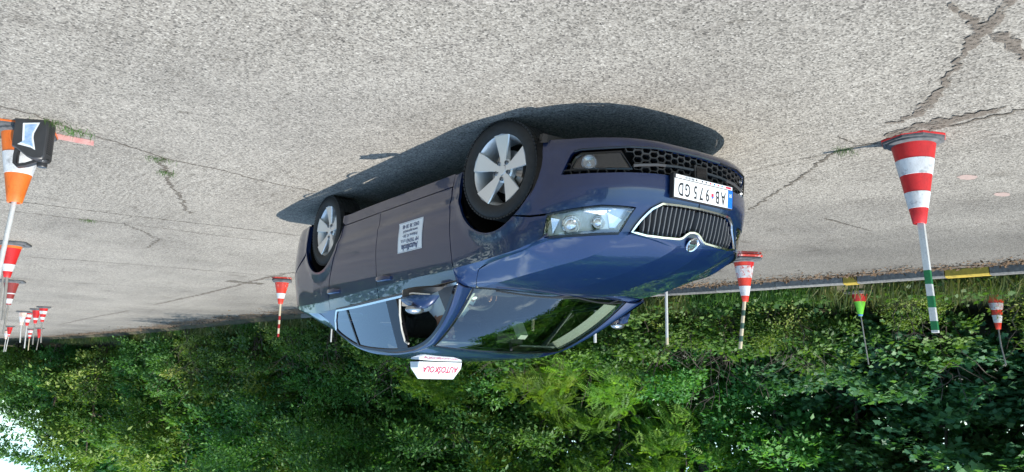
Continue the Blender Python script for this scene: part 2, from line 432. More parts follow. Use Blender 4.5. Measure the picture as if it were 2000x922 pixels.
J_ = [
 ([(-1.72, 3.9), (-1.72, 3.42), (-1.75, 3.24), (-1.86, 3.12), (-1.99, 2.95), (-2.08, 2.71), (-2.19, 2.53), (-2.3, 2.36), (-2.34, 2.15), (-2.36, 1.95), (-2.48, 1.65), (-2.55, 1.34), (-2.59, 1.02)], .017, 'crack_dirt', .008),
 ([(-2.3, 2.36), (-2.4, 2.37), (-2.68, 2.25), (-3.02, 2.17), (-3.28, 2.07), (-3.63, 1.94), (-3.79, 1.86), (-3.93, 1.87), (-4.15, 1.77), (-4.35, 1.64)], .030, 'crack_dirt', .02),
 ([(-4.93, 4.6), (-4.91, 3.28), (-4.89, 3.01), (-4.89, 2.51), (-4.89, 1.95), (-4.84, 1.28), (-4.84, .53), (-4.8, -1.3), (-4.78, -6)], .020, 'crack_dirt', .006),
 ([(-5.5, 4.4), (-5.48, 3.14), (-5.47, 2.55), (-5.42, 1.8), (-5.49, 1.18), (-5.47, .58)], .016, 'sand_dirt', .008),
 ([(-9.25, 4.0), (-9.23, 2.46), (-9.1, 2.19), (-9.04, 1.59), (-8.95, .76), (-8.91, .16), (-8.8, -1.4)], .026, 'crack_dirt', .008),
 ([(-12.6, 3.0), (-12.53, 1.24), (-12.35, .48), (-11.9, -.31)], .022, 'crack_dirt', .01),
 ([(-5.4, 2.13), (-5.76, 1.88), (-6.29, 1.57), (-7.1, 1.55)], .022, 'crack_dirt', .015),
 ([(-29.3, .34), (-23.3, -.02), (-19.3, -.37)], .05, 'sand_dirt', .03),
 ([(-16.7, -.45), (-13.1, -.66), (-10.96, -.71), (-9.9, -.69), (-8.88, -.76), (-8.1, -.80)], .06, 'sand_dirt', .03),
 ([(-10.15, -.35), (-10.2, -.7), (-10.14, -1.0)], .30, 'crack_dirt', .03),
 ([(-.57, -2.42), (-.27, -2.21), (.01, -2.02), (.42, -1.74), (.83, -1.41), (.95, -1.32), (1.06, -1.33), (1.2, -1.33), (1.26, -1.37)], .026, 'crack_dirt', .012),
 ([(1.26, -1.37), (1.57, -1.36), (1.69, -1.37), (1.87, -1.35), (2.04, -1.38), (2.4, -1.36), (5.5, -1.4)], .030, 'crack_dirt', .012),
 ([(.25, -1.3), (.6, -1.29), (.83, -1.32), (.9, -1.33)], .012, 'crack_dirt', .006),
 ([(1.16, -1.01), (1.15, -1.23), (1.19, -1.31)], .014, 'crack_dirt', .006),
 ([(-.33, -3.25), (-.36, -3.72), (-.38, -4.22)], .020, 'crack_dirt', .003),
 ([(2.75, .30), (2.6, .11), (2.53, .02), (2.46, -.07), (2.40, -.15), (2.34, -.21), (2.25, -.29), (2.15, -.44), (2.03, -.58), (1.93, -.73), (1.85, -.83), (1.75, -.93), (1.68, -1.01), (1.57, -1.02), (1.48, -1.0)], [.04, .045, .05, .085, .085, .06, .04, .030, .030, .05, .07, .09, .09, .05, .03], 'sand_dirt', .010),
 ([(2.43, .27), (2.43, .15), (2.43, .02), (2.42, -.10)], [.02, .03, .05, .08], 'sand_dirt', .008),
 ([(2.44, -.18), (2.44, -.32), (2.42, -.53), (2.40, -.9)], [.08, .05, .05, .03], 'sand_dirt', .010),
 ([(1.35, -1.25), (1.5, -1.24), (1.7, -1.22), (1.9, -1.25), (2.05, -1.30)], [.05, .14, .19, .12, .03], 'sand_dirt', .02),
]
for i, (p_, w_, m_, j_) in enumerate(J_): ribbon(p_, [q_ * .85 for q_ in w_] if hasattr(w_, '__len__') else w_ * .85, m_, j_, seed=i, step=.03)
def blob(c, rx, ry, material, name, rot=0, n=22, z=.0022, parent=yard):
    r = np.random.default_rng(int(abs(c[0]) * 100)); v = []
    for k in range(n):
        a = 2 * math.pi * k / n; q = r.uniform(.86, 1.08); x, y = rx * math.cos(a) * q, ry * math.sin(a) * q
        v.append((c[0] + x * math.cos(rot) - y * math.sin(rot), c[1] + x * math.sin(rot) + y * math.cos(rot), z))
    return mesh_obj(name, v, [tuple(range(n))], material, parent)
blob((1.225, -2.715), .06, .10, 'pink_paint', 'paint_mark'); blob((1.155, -3.50), .055, .095, 'pink_paint', 'paint_mark')
mesh_obj('paint_mark', [(x, y, .0021) for x, y in ((-2.12, 3.14), (-2.14, 2.85), (-2.29, 2.83), (-2.26, 3.13))], [(0, 1, 2, 3)], 'red_paint', yard)
# soil and fallen leaves gathered along the kerb
dpts = [(x, yedge(x) + .10) for x in np.arange(6, -16, -.5)]
ribbon(dpts, [.16 + .20 * (0.5 + .5 * math.sin(i * 1.7)) for i in range(len(dpts))], 'sand_dirt', .03, name='dirt_strip', step=.12, seed=90)
dpts = [(x, yedge(x) + .35) for x in np.arange(-11, -44, -.8)]
ribbon(dpts, [.55 + .35 * (0.5 + .5 * math.sin(i * 1.3)) for i in range(len(dpts))], 'soil', .12, name='dirt_strip', step=.25, seed=91)
def cr(xs,ys):
    """monotone cubic (PCHIP) interpolator"""
    xs=np.array(xs,float); ys=np.array(ys,float)
    h=np.diff(xs); d=np.diff(ys)/h
    m=np.zeros_like(xs); m[0]=d[0]; m[-1]=d[-1]
    for i in range(1,len(xs)-1):
        if d[i-1]*d[i]>0:
            w1=2*h[i]+h[i-1]; w2=h[i]+2*h[i-1]; m[i]=(w1+w2)/(w1/d[i-1]+w2/d[i])
    def f(x):
        x=np.asarray(x,float); i=np.clip(np.searchsorted(xs,x)-1,0,len(xs)-2)
        t=(x-xs[i])/h[i]; tc=np.clip(t,-.5,1.5)
        return (1+2*tc)*(1-tc)**2*ys[i]+tc*(1-tc)**2*h[i]*m[i]+tc*tc*(3-2*tc)*ys[i+1]+tc*tc*(tc-1)*h[i]*m[i+1]
    return f
# ---- lower shell P(s,z): side (s=x) for XR0<=s<=0, wraps round the nose for s>0, round the tail for s<XR0
PX=np.array([0,.15,.29,.43,.56,.695,.815,.882,.895])/.895
PY=np.array([.905,.897,.875,.825,.76,.66,.5,.265,0])/.905
def _arc(px,py,a,b,n=400):
    t=np.linspace(0,1,len(px)); tt=np.linspace(0,1,n)
    # parametrise by chord first
    ch=np.concatenate([[0],np.cumsum(np.hypot(np.diff(px)*a,np.diff(py)*b))]); 
    fx,fy=cr(ch,px),cr(ch,py); c=np.linspace(0,ch[-1],n); X,Y=fx(c),fy(c)
    L=np.concatenate([[0],np.cumsum(np.hypot(np.diff(X)*a,np.diff(Y)*b))])
    return L,X,Y
FL,FX,FY=_arc(PX,PY,.87,.905)
SF=FL[-1]
XR0=-3.05
RX=np.array([0,.25,.42,.55,.64,.70,.72])/.72; RY=np.array([.90,.885,.85,.77,.60,.32,0])/.90
RL_,RX_,RY_=_arc(RX,RY,.72,.90)
SR=XR0-RL_[-1]
Xf=cr([.15,.19,.215,.25,.28,.33,.42,.50,.56,.60,.66,.72,.77,.82,.9],[.72,.78,.84,.875,.882,.875,.875,.872,.858,.845,.818,.803,.793,.772,.70])
Wz=cr([.15,.20,.235,.33,.36,.40,.43,.465,.50,.55,.60,.65,.70,.75,.80,.85,.90,1.0],[.82,.848,.864,.880,.886,.890,.899,.910,.9085,.912,.9155,.9155,.9135,.910,.905,.899,.892,.876])
WzF=cr([.15,.20,.26,.35,.5,.60,.66,.72,.78,.84,.90,1.0],[.855,.877,.891,.899,.907,.910,.909,.905,.899,.891,.882,.866])
Wx=cr([-3.05,-2.6,-1.9,-1.2,-.5,0],[.995,1.0,.998,.998,.998,.998])
Xr=cr([.15,.22,.35,.5,.62,.8,.95,1.1],[-3.58,-3.68,-3.75,-3.77,-3.76,-3.72,-3.70,-3.66])
Zt=cr([-3.9,-3.6,-3.0,-2.4,-1.56,-.45,-.11,.21,.40,.55,.8],[.955,.955,.968,.955,.922,.893,.876,.851,.812,.79,.77]) # tornado crease height by s
Zb=cr([-3.7,-3.2,-2.37,-1.22,-.43,.3],[1.04,1.05,1.05,1.014,.982,.975])
def shell(s,z):
    s=np.asarray(s,float); z=np.asarray(z,float)
    zz=np.minimum(z,Zt(s)); k=np.clip((s+.42)/.3,0,1); k2=np.clip((-2.85-s)/.2,0,1); k=np.maximum(k,k2)
    zz2=zz-.034*np.clip((-s-.55)/1.5,0,1)*np.exp(-((zz-.47)/.10)**2)
    w=Wz(zz2)*(1-k)+WzF(zz)*k
    for xc in (0.0,-2.686):
        r=np.hypot(s-xc,z-.317); w=w+.010*np.exp(-((r-.395)/.045)**2)
    x=s.copy() if s.ndim else np.array(s); 
    y=w*Wx(np.clip(s,XR0,0))
    f=s>0
    xf=np.interp(s,FL,FX)*Xf(z); yf=np.interp(s,FL,FY)*w*.998
    r=s<XR0
    xr=XR0+np.interp(XR0-s,RL_,RX_)*(Xr(z)-XR0); yr=np.interp(XR0-s,RL_,RY_)*w*.995
    x=np.where(f,xf,np.where(r,xr,s)); y=np.where(f,yf,np.where(r,yr,y))
    # above the tornado crease the door top leans in
    over=np.maximum(0,z-Zt(s)); y=y-np.where(s<.05,over*.28,over*.25)
    return np.stack([x,y,z],-1)
# glass side surface
def gy(x,z):
    t=(z-Zb(x))
    base=.868-.62*t-.10*t*t
    tap=cr([-3.6,-2.8,-1.6,-.4],[-.05,-.012,0,-.004])(x)
    return base+tap
# hood / fender top : z as function of (x,y) through feature curves
_ss=np.array([-.62,-.45,-.28,-.11,.05,.21,.32,.40,.47]); _tp=shell(_ss,Zt(_ss))
c_tor=(cr(list(_tp[:,0])+[.62],list(_tp[:,1])+[.69]),cr(list(_tp[:,0])+[.62],list(_tp[:,2])+[.776]))
c_sh=(cr([-.5,-.45,-.37,-.29,-.2,0,.24,.37,.6],[.858,.85,.835,.82,.825,.832,.81,.765,.62]),cr([-.5,-.45,-.37,-.29,-.2,0,.24,.37,.6],[.99,.965,.935,.916,.900,.876,.848,.80,.772]))
c_oc=(cr([-.5,-.09,.21,.47,.72,.85],[.69,.662,.59,.50,.436,.42]),cr([-.5,-.09,.21,.47,.72,.85],[1.006,.970,.924,.872,.768,.70]))
c_in=(cr([-.5,.53,.85],[.19,.15,.09]),cr([-.5,-.17,.1,.35,.53,.68,.76,.80,.85],[1.038,1.019,.985,.945,.905,.860,.820,.778,.72]))
c_ce=cr([-.5,-.17,.1,.35,.53,.68,.76,.80,.85],[1.038,1.020,.986,.946,.906,.862,.822,.779,.72])
def hood(x,y):
    x=np.asarray(x,float); y=np.abs(np.asarray(y,float))
    ys=[0*x,c_in[0](x),c_oc[0](x),c_sh[0](x),c_tor[0](x)]
    zs=[c_ce(x),c_in[1](x),c_oc[1](x),c_sh[1](x),c_tor[1](x)]
    out=zs[-1]+(y-ys[-1])*-.6
    for i in range(3,-1,-1):
        t=np.clip((y-ys[i])/np.maximum(ys[i+1]-ys[i],1e-4),0,1)
        b=[.001,.004,.004,.002][i]
        v=zs[i]*(1-t)+zs[i+1]*t+4*b*t*(1-t)
        out=np.where(y<=ys[i+1],v,out)
    return out
# windshield: bilinear-ish surface between base curve and top curve
def ws(u,v):
    """u -1..1 across, v 0..1 up"""
    u=np.asarray(u,float);v=np.asarray(v,float)
    yb=.715*u; xb=-.27-.22*np.abs(u)**2.2; zb=1.020-.018*u*u
    yt=.605*u; xt=-1.06-.105*np.abs(u)**2; zt=1.402-.033*u*u
    bul=.03*4*v*(1-v)
    return np.stack([xb*(1-v)+xt*v+bul*.5,yb*(1-v)+yt*v,zb*(1-v)+zt*v+bul],-1)
# ------------------------------------------------------------------ the car
Zq = cr([-3.7, -3.62, -3.3, -3.0, -2.7, -2.37], [.952, .955, 1.0, 1.045, 1.06, 1.05])
CC = np.array([-1.4, 0, .55])
def dens(pts, step):
    out = []
    for i in range(len(pts)):
        a = np.array(pts[i], float); b = np.array(pts[(i + 1) % len(pts)], float)
        n = max(1, int(math.ceil(np.hypot(*(b - a)) / step)))
        out += [tuple(a + (b - a) * k / n) for k in range(n)]
    return out
def inpoly(P, poly):
    x, y = P[:, 0], P[:, 1]; c = np.zeros(len(P), bool); q = np.array(poly)
    j = len(q) - 1
    for i in range(len(q)):
        cond = ((q[i, 1] > y) != (q[j, 1] > y)) & (x < (q[j, 0] - q[i, 0]) * (y - q[i, 1]) / (q[j, 1] - q[i, 1] + 1e-15) + q[i, 0])
        c ^= cond; j = i
    return c
def edist(P, poly):
    q = np.array(poly); d = np.full(len(P), 9.0)
    for i in range(len(q)):
        a = q[i]; b = q[(i + 1) % len(q)]; ab = b - a
        t = np.clip(((P - a) @ ab) / (ab @ ab + 1e-15), 0, 1)
        d = np.minimum(d, np.hypot(*(P - a - t[:, None] * ab).T))
    return d
class Panel:
    def __init__(s): s.p = []
    def grid(s, P, center=CC):
        P = np.asarray(P, float); nu, nv = P.shape[:2]
        du = np.gradient(P, axis=0); dv = np.gradient(P, axis=1)
        n = np.cross(du, dv); n /= np.linalg.norm(n, axis=-1, keepdims=True) + 1e-12
        f = [(i * nv + j, (i + 1) * nv + j, (i + 1) * nv + j + 1, i * nv + j + 1) for i in range(nu - 1) for j in range(nv - 1)]
        s._push(P.reshape(-1, 3), n.reshape(-1, 3), f, center); return s
    def cdt(s, fn, poly, step=.03, gap=0.0, center=CC, nshift=1e-3):
        poly = list(poly)
        A = sum(poly[i][0] * poly[(i + 1) % len(poly)][1] - poly[(i + 1) % len(poly)][0] * poly[i][1] for i in range(len(poly)))
        if A < 0: poly = poly[::-1]
        B = np.array(dens(poly, step))
        if gap:
            t = np.roll(B, -1, 0) - np.roll(B, 1, 0); t /= np.linalg.norm(t, axis=1, keepdims=True) + 1e-12
            g = np.array([gap(p) for p in B]) if callable(gap) else gap
            B = B + np.stack([-t[:, 1], t[:, 0]], 1) * (g[:, None] if callable(gap) else g)
        lo, hi = B.min(0), B.max(0)
        gx, gy_ = np.meshgrid(np.arange(lo[0], hi[0], step), np.arange(lo[1], hi[1], step))
        G = np.stack([gx.ravel(), gy_.ravel()], 1)
        G = G[inpoly(G, B)]
        if len(G): G = G[edist(G, B) > step * .45]
        allp = np.concatenate([B, G]) if len(G) else B
        nb = len(B)
        r = delaunay_2d_cdt([Vector(p) for p in allp], [(i, (i + 1) % nb) for i in range(nb)], [], 1, 1e-6)
        Q = np.array([tuple(p) for p in r[0]]); F = [tuple(t) for t in r[2]]
        P = fn(Q[:, 0], Q[:, 1])
        cen = B.mean(0); d = cen - Q; d /= np.linalg.norm(d, axis=1, keepdims=True) + 1e-9
        q = Q + d * .006; h = 2e-3
        n = np.cross(fn(q[:, 0] + h, q[:, 1]) - fn(q[:, 0] - h, q[:, 1]), fn(q[:, 0], q[:, 1] + h) - fn(q[:, 0], q[:, 1] - h))
        n /= np.linalg.norm(n, axis=1, keepdims=True) + 1e-12
        s._push(P, n, F, center); return s
    def _push(s, P, n, f, center):
        if center is not None and np.mean(np.sum(n * (P - center), 1)) < 0: n = -n
        a, b, c = (P[[t[k] for t in f]] for k in range(3))
        fn_ = np.cross(b - a, c - a); m = n[[t[0] for t in f]]
        if np.mean(np.sign(np.sum(fn_ * m, 1))) < 0: f = [t[::-1] for t in f]
        s.p.append((P, n, f))
    def build(s, name, material, parent, skirt=.012, offset=0.0, mir=1):
        V = []; Nn = []; F = []; LN = []
        for P, n, f in s.p:
            o = len(V); P = P + n * offset
            V += P.tolist(); Nn += n.tolist()
            F += [tuple(i + o for i in t) for t in f]
        nf = len(F)
        if skirt:
            cnt = {}
            for t in F:
                for i in range(len(t)):
                    e = (t[i], t[(i + 1) % len(t)]); cnt[e] = 1
            be = [e for e in cnt if (e[1], e[0]) not in cnt]
            mp_ = {}
            for e in be:
                for i in e:
                    if i not in mp_:
                        mp_[i] = len(V); V.append([V[i][k] - Nn[i][k] * skirt for k in range(3)])
            for a, b in be: F.append((b, a, mp_[a], mp_[b]))
        V = np.array(V); Nn = np.array(Nn)
        if mir < 0:
            V = V * np.array([1, -1, 1]); Nn = Nn * np.array([1, -1, 1]); F = [t[::-1] for t in F]
        o = mesh_obj(name, V, F, material, parent)
        me = o.data
        sm = [True] * nf + [False] * (len(F) - nf); me.polygons.foreach_set('use_smooth', sm)
        ln = []
        for k, t in enumerate(F):
            for i in t: ln.append(tuple(Nn[i]) if k < nf else (0, 0, 0))
        me.normals_split_custom_set(ln)
        return o
    def copy_off(s): return s

car = thing('car', 'dark blue liftback car with driving school lettering, parked on the concrete', 'car', (-1.4, 0, 0))
G = .0042
def arc_pts(xc, zc, r, a0, a1, n=28):
    return [(xc + r * math.cos(math.radians(a)), zc + r * math.sin(math.radians(a))) for a in np.linspace(a0, a1, n)]
def tor_line(s0, s1, n=16, dz=0.0): return [(float(s), float(Zt(s)) + dz) for s in np.linspace(s0, s1, n)]
RF, RRR = .398, .385
hoodfn = lambda x, y: np.stack([x, y, hood(x, y)], -1)
glassfn = lambda x, z: np.stack([x, gy(x, z), z], -1)
SHUT = [(.425, .812), (.33, .824), (.24, .828), (.011, .833), (-.1, .834), (-.195, .83), (-.25, .819), (-.283, .806), (-.36, .765), (-.45, .708)]
HEAD = [(.439, .793), (.47, .664), (.63, .645), (.787, .629), (.988, .633), (.906, .774), (.70, .785)]
GRI_TOP = [(.981, .768), (1.076, .778), (1.20, .778), (1.325, .772), (1.355, .763), (1.385, .74), (1.41, .726), (SF, .722)]
GRI_BOT = [(SF, .585), (1.281, .587), (1.151, .594), (1.093, .628), (1.03, .70)]
IN_TOP = [(SF, .418), (1.27, .419), (1.082, .424), (.951, .431), (.803, .437), (.673, .438), (.533, .437)]
IN_BOT = [(.555, .39), (.585, .325), (.60, .312), (.637, .304), (.769, .301), (.914, .292), (1.076, .284), (1.273, .281), (SF, .280)]
BUMP_BOT = [(SF, .222), (1.245, .222), (1.004, .222), (.808, .224), (.581, .219), (.45, .208), (.385, .215)]
def nogap(p): return 0.0 if p[0] > SF - .004 else G
for side in (1, -1):
    sh = shell
    # fender: side face + top face, one panel
    a_end = math.degrees(math.atan2(.667 - .317, .236)); a_st = math.degrees(math.atan2(.245 - .317, -.391)) % 360
    p = Panel()
    low = [(-.508, .245), (-.508, .33), (-.478, .613), (-.458, .866), (-.452, .892)] + tor_line(-.44, .439, 22) + [(.47, .664), (.35, .665)] + arc_pts(0, .317, RF, a_end, a_st)
    p.cdt(sh, low, .03, lambda q: G if q[1] < float(Zt(q[0])) - .004 else 0.0)
    top = [(float(shell(s, Zt(s))[0]), float(shell(s, Zt(s))[1])) for s in np.linspace(-.452, .439, 22)] + [(q[0], q[1] + .003) for q in SHUT] + [(-.47, .70), (-.48, .78), (-.462, .868)]
    p.cdt(hoodfn, top, .025, 0)
    p.build('fender', 'paint', car, .02, mir=side)
    # doors
    BG = [(-1.585, .328), (-1.573, .45), (-1.565, .756), (-1.572, .925)]
    for nm, poly_lo, poly_hi in (
        ('door', [(-.515, .33), (-.478, .613), (-.458, .866), (-.452, .892)] + tor_line(-.46, -1.57, 22) + BG[::-1],
         tor_line(-.452, -1.572, 22) + [(-1.578, 1.028)] + [(float(x), float(Zb(x)) + .002) for x in np.linspace(-1.56, -.444, 20)]),
        ('door', BG + tor_line(-1.575, -2.51, 20) + [(-2.47, .80), (-2.40, .665), (-2.335, .55), (-2.285, .42), (-2.262, .335)],
         tor_line(-1.572, -2.512, 20) + [(-2.53, 1.05)] + [(float(x), float(Zb(x)) + .002) for x in np.linspace(-2.50, -1.578, 18)])):
        p = Panel()
        gp = lambda q: G if abs(q[1] - float(Zt(q[0]))) > .006 else 0.0
        p.cdt(sh, poly_lo, .03, gp); p.cdt(sh, poly_hi, .02, gp)
        door = p.build(nm, 'paint', car, .02, mir=side)
        # handle
        hx, hz = (-1.43, .873) if poly_lo[0][0] > -1 else (-2.37, .897)
        hb = MB(); ring = []
        for k in range(9):
            t = k / 8; x = hx - .11 + .22 * t; z = hz + .006 * (t - .5)
            y0 = float(shell(x, z)[1]) + 0.006 + .034 * math.sin(math.pi * min(1, max(0, t))) ** .5
            hh = .016 + .007 * math.sin(math.pi * t)
            ring.append([(x, (y0 + dy) * side, z + dz) for dy, dz in ((-.006, -hh), (.008, -hh * .7), (.010, 0), (.008, hh * .7), (-.006, hh), (-.012, 0))])
        hb.rings(ring); h = hb.build('handle', 'paint', door); autosmooth(h, 50)
        if poly_lo[0][0] > -1 and side > 0:
            door_f = door
    # sill
    p = Panel(); a1 = math.degrees(math.asin((.238 - .317) / RF))
    p.cdt(sh, [(-.392, .238), (-.505, .238), (-.508, .25), (-.512, .326), (-1.58, .326), (-2.255, .330), (-2.30, .30), (-2.312, .245), (-1.9, .238)], .04, 0)
    p.build('sill', 'paint', car, .05, mir=side)
    # quarter panel
    p = Panel()
    ar = arc_pts(-2.690, .313, RRR, 20, 165, 26)
    lo = [(-2.265, .335), (-2.29, .42), (-2.34, .55), (-2.405, .665), (-2.475, .80), (-2.515, float(Zt(-2.515)))] + tor_line(-2.53, -3.45, 18) + [(-3.47, .74), (-3.42, .66), (-3.05, .50)] + ar[::-1]
    p.cdt(sh, lo, .035, lambda q: G if q[1] < float(Zt(q[0])) - .006 else 0.0)
    hi = tor_line(-2.515, -3.62, 20) + [(float(x), float(Zq(x))) for x in np.linspace(-3.62, -2.53, 18)]
    p.cdt(sh, hi, .025, 0)
    p.build('rear_quarter_panel', 'paint', car, .02, mir=side)
    # tail lamp + rear bumper + tailgate half
    p = Panel(); p.cdt(sh, [(-3.455, .745), (-3.455, .94), (-3.62, .945), (-3.80, .93), (-3.98, .90), (-3.98, .80), (-3.75, .74)], .04, G)
    p.build('tail_lamp', 'tail_red', car, .02, mir=side)
    p = Panel(); p.cdt(sh, [(-3.05, .22), (-3.06, .48), (-3.42, .655), (-3.47, .735), (-3.75, .735), (-3.98, .64), (SR, .62), (SR, .22)], .045, lambda q: G if q[0] > SR + .01 else 0)
    p.build('rear_bumper', 'paint', car, .04, mir=side)
    p = Panel(); p.cdt(sh, [(-3.985, .645), (-3.985, .90), (-3.80, .933), (-3.62, .952), (SR, .97), (SR, .625)], .045, lambda q: G if q[0] > SR + .01 else 0)
    p.build('tailgate', 'paint', car, .02, mir=side)
    # front bumper half
    p = Panel()
    poly = [(.47, .660), (.63, .641), (.787, .625), (.992, .629), (.914, .772), (.975, .768)] + [(q[0] - .004, q[1] - .004) for q in GRI_BOT[::-1]] + IN_TOP + IN_BOT + BUMP_BOT + arc_pts(0, .317, RF, -14, a_end, 18) + [(.35, .661)]
    p.cdt(sh, poly, .022, nogap)
    p.build('front_bumper', 'paint', car, .035, mir=side)
    # intake: dark backing and honeycomb
    inp = IN_TOP[::-1] + IN_BOT[::-1]
    inp = IN_TOP + IN_BOT
    p = Panel(); p.cdt(sh, inp, .05, 0); p.build('intake_backing', 'void_black', car, 0, -.06, side)
    hb = MB(); ipoly = np.array(inp)
    cw, ch = .064, .040
    ok = lambda q: inpoly(np.array([q]), ipoly)[0]
    row = 0; z = .292
    while z < .45:
        s0 = SF - (cw * .81 if row % 2 else 0)
        while s0 > .56:
            if ok((s0 - .001, z)) and not (.60 < s0 < .955 and .305 < z < .425):
                hexp = [(s0 + cw * .5 * a, z + ch * .5 * b) for a, b in ((.62, 1), (1, 0), (.62, -1), (-.62, -1), (-1, 0), (-.62, 1))]
                f3 = [shell(*h) for h in hexp]; ct = shell(s0, z)
                nn = np.array([ct[0] * 1.0, ct[1] * .55, 0]); nn /= np.linalg.norm(nn)
                v = [q - nn * .014 for q in f3] + [ct + (q - ct) * .80 - nn * .014 - nn * .0 for q in f3] + [ct + (q - ct) * .70 - nn * .05 for q in f3]
                v = [(q[0], q[1] * side, q[2]) for q in v]
                f = [(i, (i + 1) % 6, 6 + (i + 1) % 6, 6 + i) for i in range(6)] + [(6 + i, 6 + (i + 1) % 6, 12 + (i + 1) % 6, 12 + i) for i in range(6)]
                hb.add(v, f)
            s0 -= cw * 1.62
        z += ch * .5; row += 1
        # offset rows
    # second lattice (odd columns)
    hb.build('honeycomb_mesh', 'black_plastic', car)
    # lip of the intake
    hb = MB(); pts = [shell(*q) for q in IN_BOT[2:]]
    hb.sweep([(q[0] + .004, q[1] * side, q[2] - .004) for q in pts], .012, .004, [(q[0], q[1] * side * .6, .3) for q in pts]); hb.build('intake_trim', 'gloss_black', car)
    # chrome strip
    st = [(.95, .392), (1.0, .384), (1.1, .372), (1.25, .362), (SF - .05, .358)]; hb = MB(); pts = [shell(*q) for q in st]
    hb.sweep([(q[0] - .006, q[1] * side, q[2]) for q in pts], .017, .006, [(q[0], q[1] * side * .5, .15) for q in pts]); hb.build('intake_strip', 'grey_plastic', car)
    # fog lamp
    FOG = [(.59, .414), (.60, .375), (.618, .345), (.65, .324), (.873, .316), (.942, .412)]
    p = Panel(); p.cdt(sh, FOG, .03, 0); fog = p.build('fog_lamp', 'grey_plastic', car, .0, -.045, side)
    hb = MB(); pts = [shell(*q) for q in FOG]; hb.sweep([(q[0] - .004, q[1] * side, q[2]) for q in pts], .016, .008, [(q[0], q[1] * side * .6, .1) for q in pts], closed=True); hb.build('fog_bezel', 'gloss_black', fog)
    p = Panel(); p.cdt(sh, FOG, .04, .004); p.build('fog_lens', 'fog_glass', fog, 0, -.006, side)
    c0 = shell(.695, .368); nn = Vector((c0[0], c0[1] * .7, 0)).normalized(); c0 = Vector(c0) - nn * .04
    hb = MB(); hb.lathe([(.047, 0), (.047, .012), (.040, .022), (.034, .010), (.012, .004), (.010, .022), (0, .024)], (c0.x, c0.y * side, c0.z), (nn.x, nn.y * side, 0), 20, False, False)
    autosmooth(hb.build('fog_reflector', 'lamp_silver', fog), 30)
    # headlight
    p = Panel(); p.cdt(sh, HEAD, .03, .002); hl = p.build('headlight', 'lamp_white', car, 0, -.055, side)
    p = Panel(); p.cdt(sh, HEAD, .025, G); p.build('headlight_lens', 'lamp_glass', hl, .0, .0, side)
    hb = MB(); pts = [shell(*q) for q in dens(HEAD, .05)]; hb.sweep([(q[0] - .010, q[1] * side - .004 * side, q[2]) for q in pts], .018, .006, [(q[0], q[1] * side * .8, .2) for q in pts], closed=True); hb.build('headlight_seal', 'gloss_black', hl)
    for (ps, pz), rr, nm in (((.635, .725), .055, 'projector'), ((.80, .715), .042, 'reflector_bowl')):
        c0 = Vector(shell(ps, pz)); nn = Vector((c0.x * 1.1, c0.y * .45, .05)).normalized(); c0 = c0 - nn * .06
        hb = MB(); hb.lathe([(rr, -.01), (rr, .022), (rr * .93, .028), (rr * .82, .020), (rr * .78, .008)], (c0.x, c0.y * side, c0.z), (nn.x, nn.y * side, nn.z), 24, False, False)
        o = autosmooth(hb.build(nm, 'chrome', hl), 30)
        hb = MB(); hb.lathe([(rr * .78, .004), (rr * .74, .016), (rr * .5, .028), (rr * .2, .033), (0, .034)], (c0.x, c0.y * side, c0.z), (nn.x, nn.y * side, nn.z), 24, False, False)
        autosmooth(hb.build('bulb_lens', 'lamp_silver', hl), 60)
    # silver wedges inside the lamp
    for (sa, za), (sb, zb_), (sc_, zc) in (((.84, .66), (.95, .70), (.87, .765)), ((.50, .68), (.56, .69), (.52, .77)), ((.70, .65), (.86, .645), (.80, .67))):
        hb = MB(); P3 = [Vector(shell(*q)) - Vector((1, .5, 0)).normalized() * d for q, d in (((sa, za), .02), ((sb, zb_), .03), ((sc_, zc), .045))]
        Q3 = [q - Vector((.03, .015, 0)) for q in P3]
        hb.add([(q.x, q.y * side, q.z) for q in P3 + Q3], [(0, 1, 2), (3, 5, 4), (0, 3, 4, 1), (1, 4, 5, 2), (2, 5, 3, 0)])
        hb.build('inner_reflector', 'lamp_silver', hl)
    # wheel well liner
    for xc, zc, r in ((0, .317, .405), (-2.690, .313, .392)):
        hb = MB(); R1 = []
        for y in (.87, .52):
            R1.append([(xc + r * math.cos(math.radians(a)), y * side, zc + r * math.sin(math.radians(a))) for a in np.linspace(-16, 196, 26)])
        hb.rings(R1, False, False, False); k = len(hb.v); hb.add(R1[1], [tuple(range(26))]); hb.build('wheel_well', 'void_black', car)

# hood: creased panels left and right, one sheet, plus the nose above the grille
front_pts = []
for s in np.linspace(.445, .975, 14):
    z = float(np.interp(s, [.439, .70, .906, .981], [.795, .788, .777, .771])); q = shell(s, z); front_pts.append((float(q[1]), float(q[0]) - .004))
nose = [(float(s), float(np.interp(s, [g[0] for g in GRI_TOP], [g[1] for g in GRI_TOP]))) for s in list(np.linspace(.981, 1.30, 9)) + list(np.linspace(1.325, SF, 14))]
noseA = np.array([shell(s, z + .006) for s, z in nose])
noseB = noseA.copy(); noseB[:, 0] -= .028; noseB[:, 2] = hood(noseB[:, 0], noseB[:, 1])
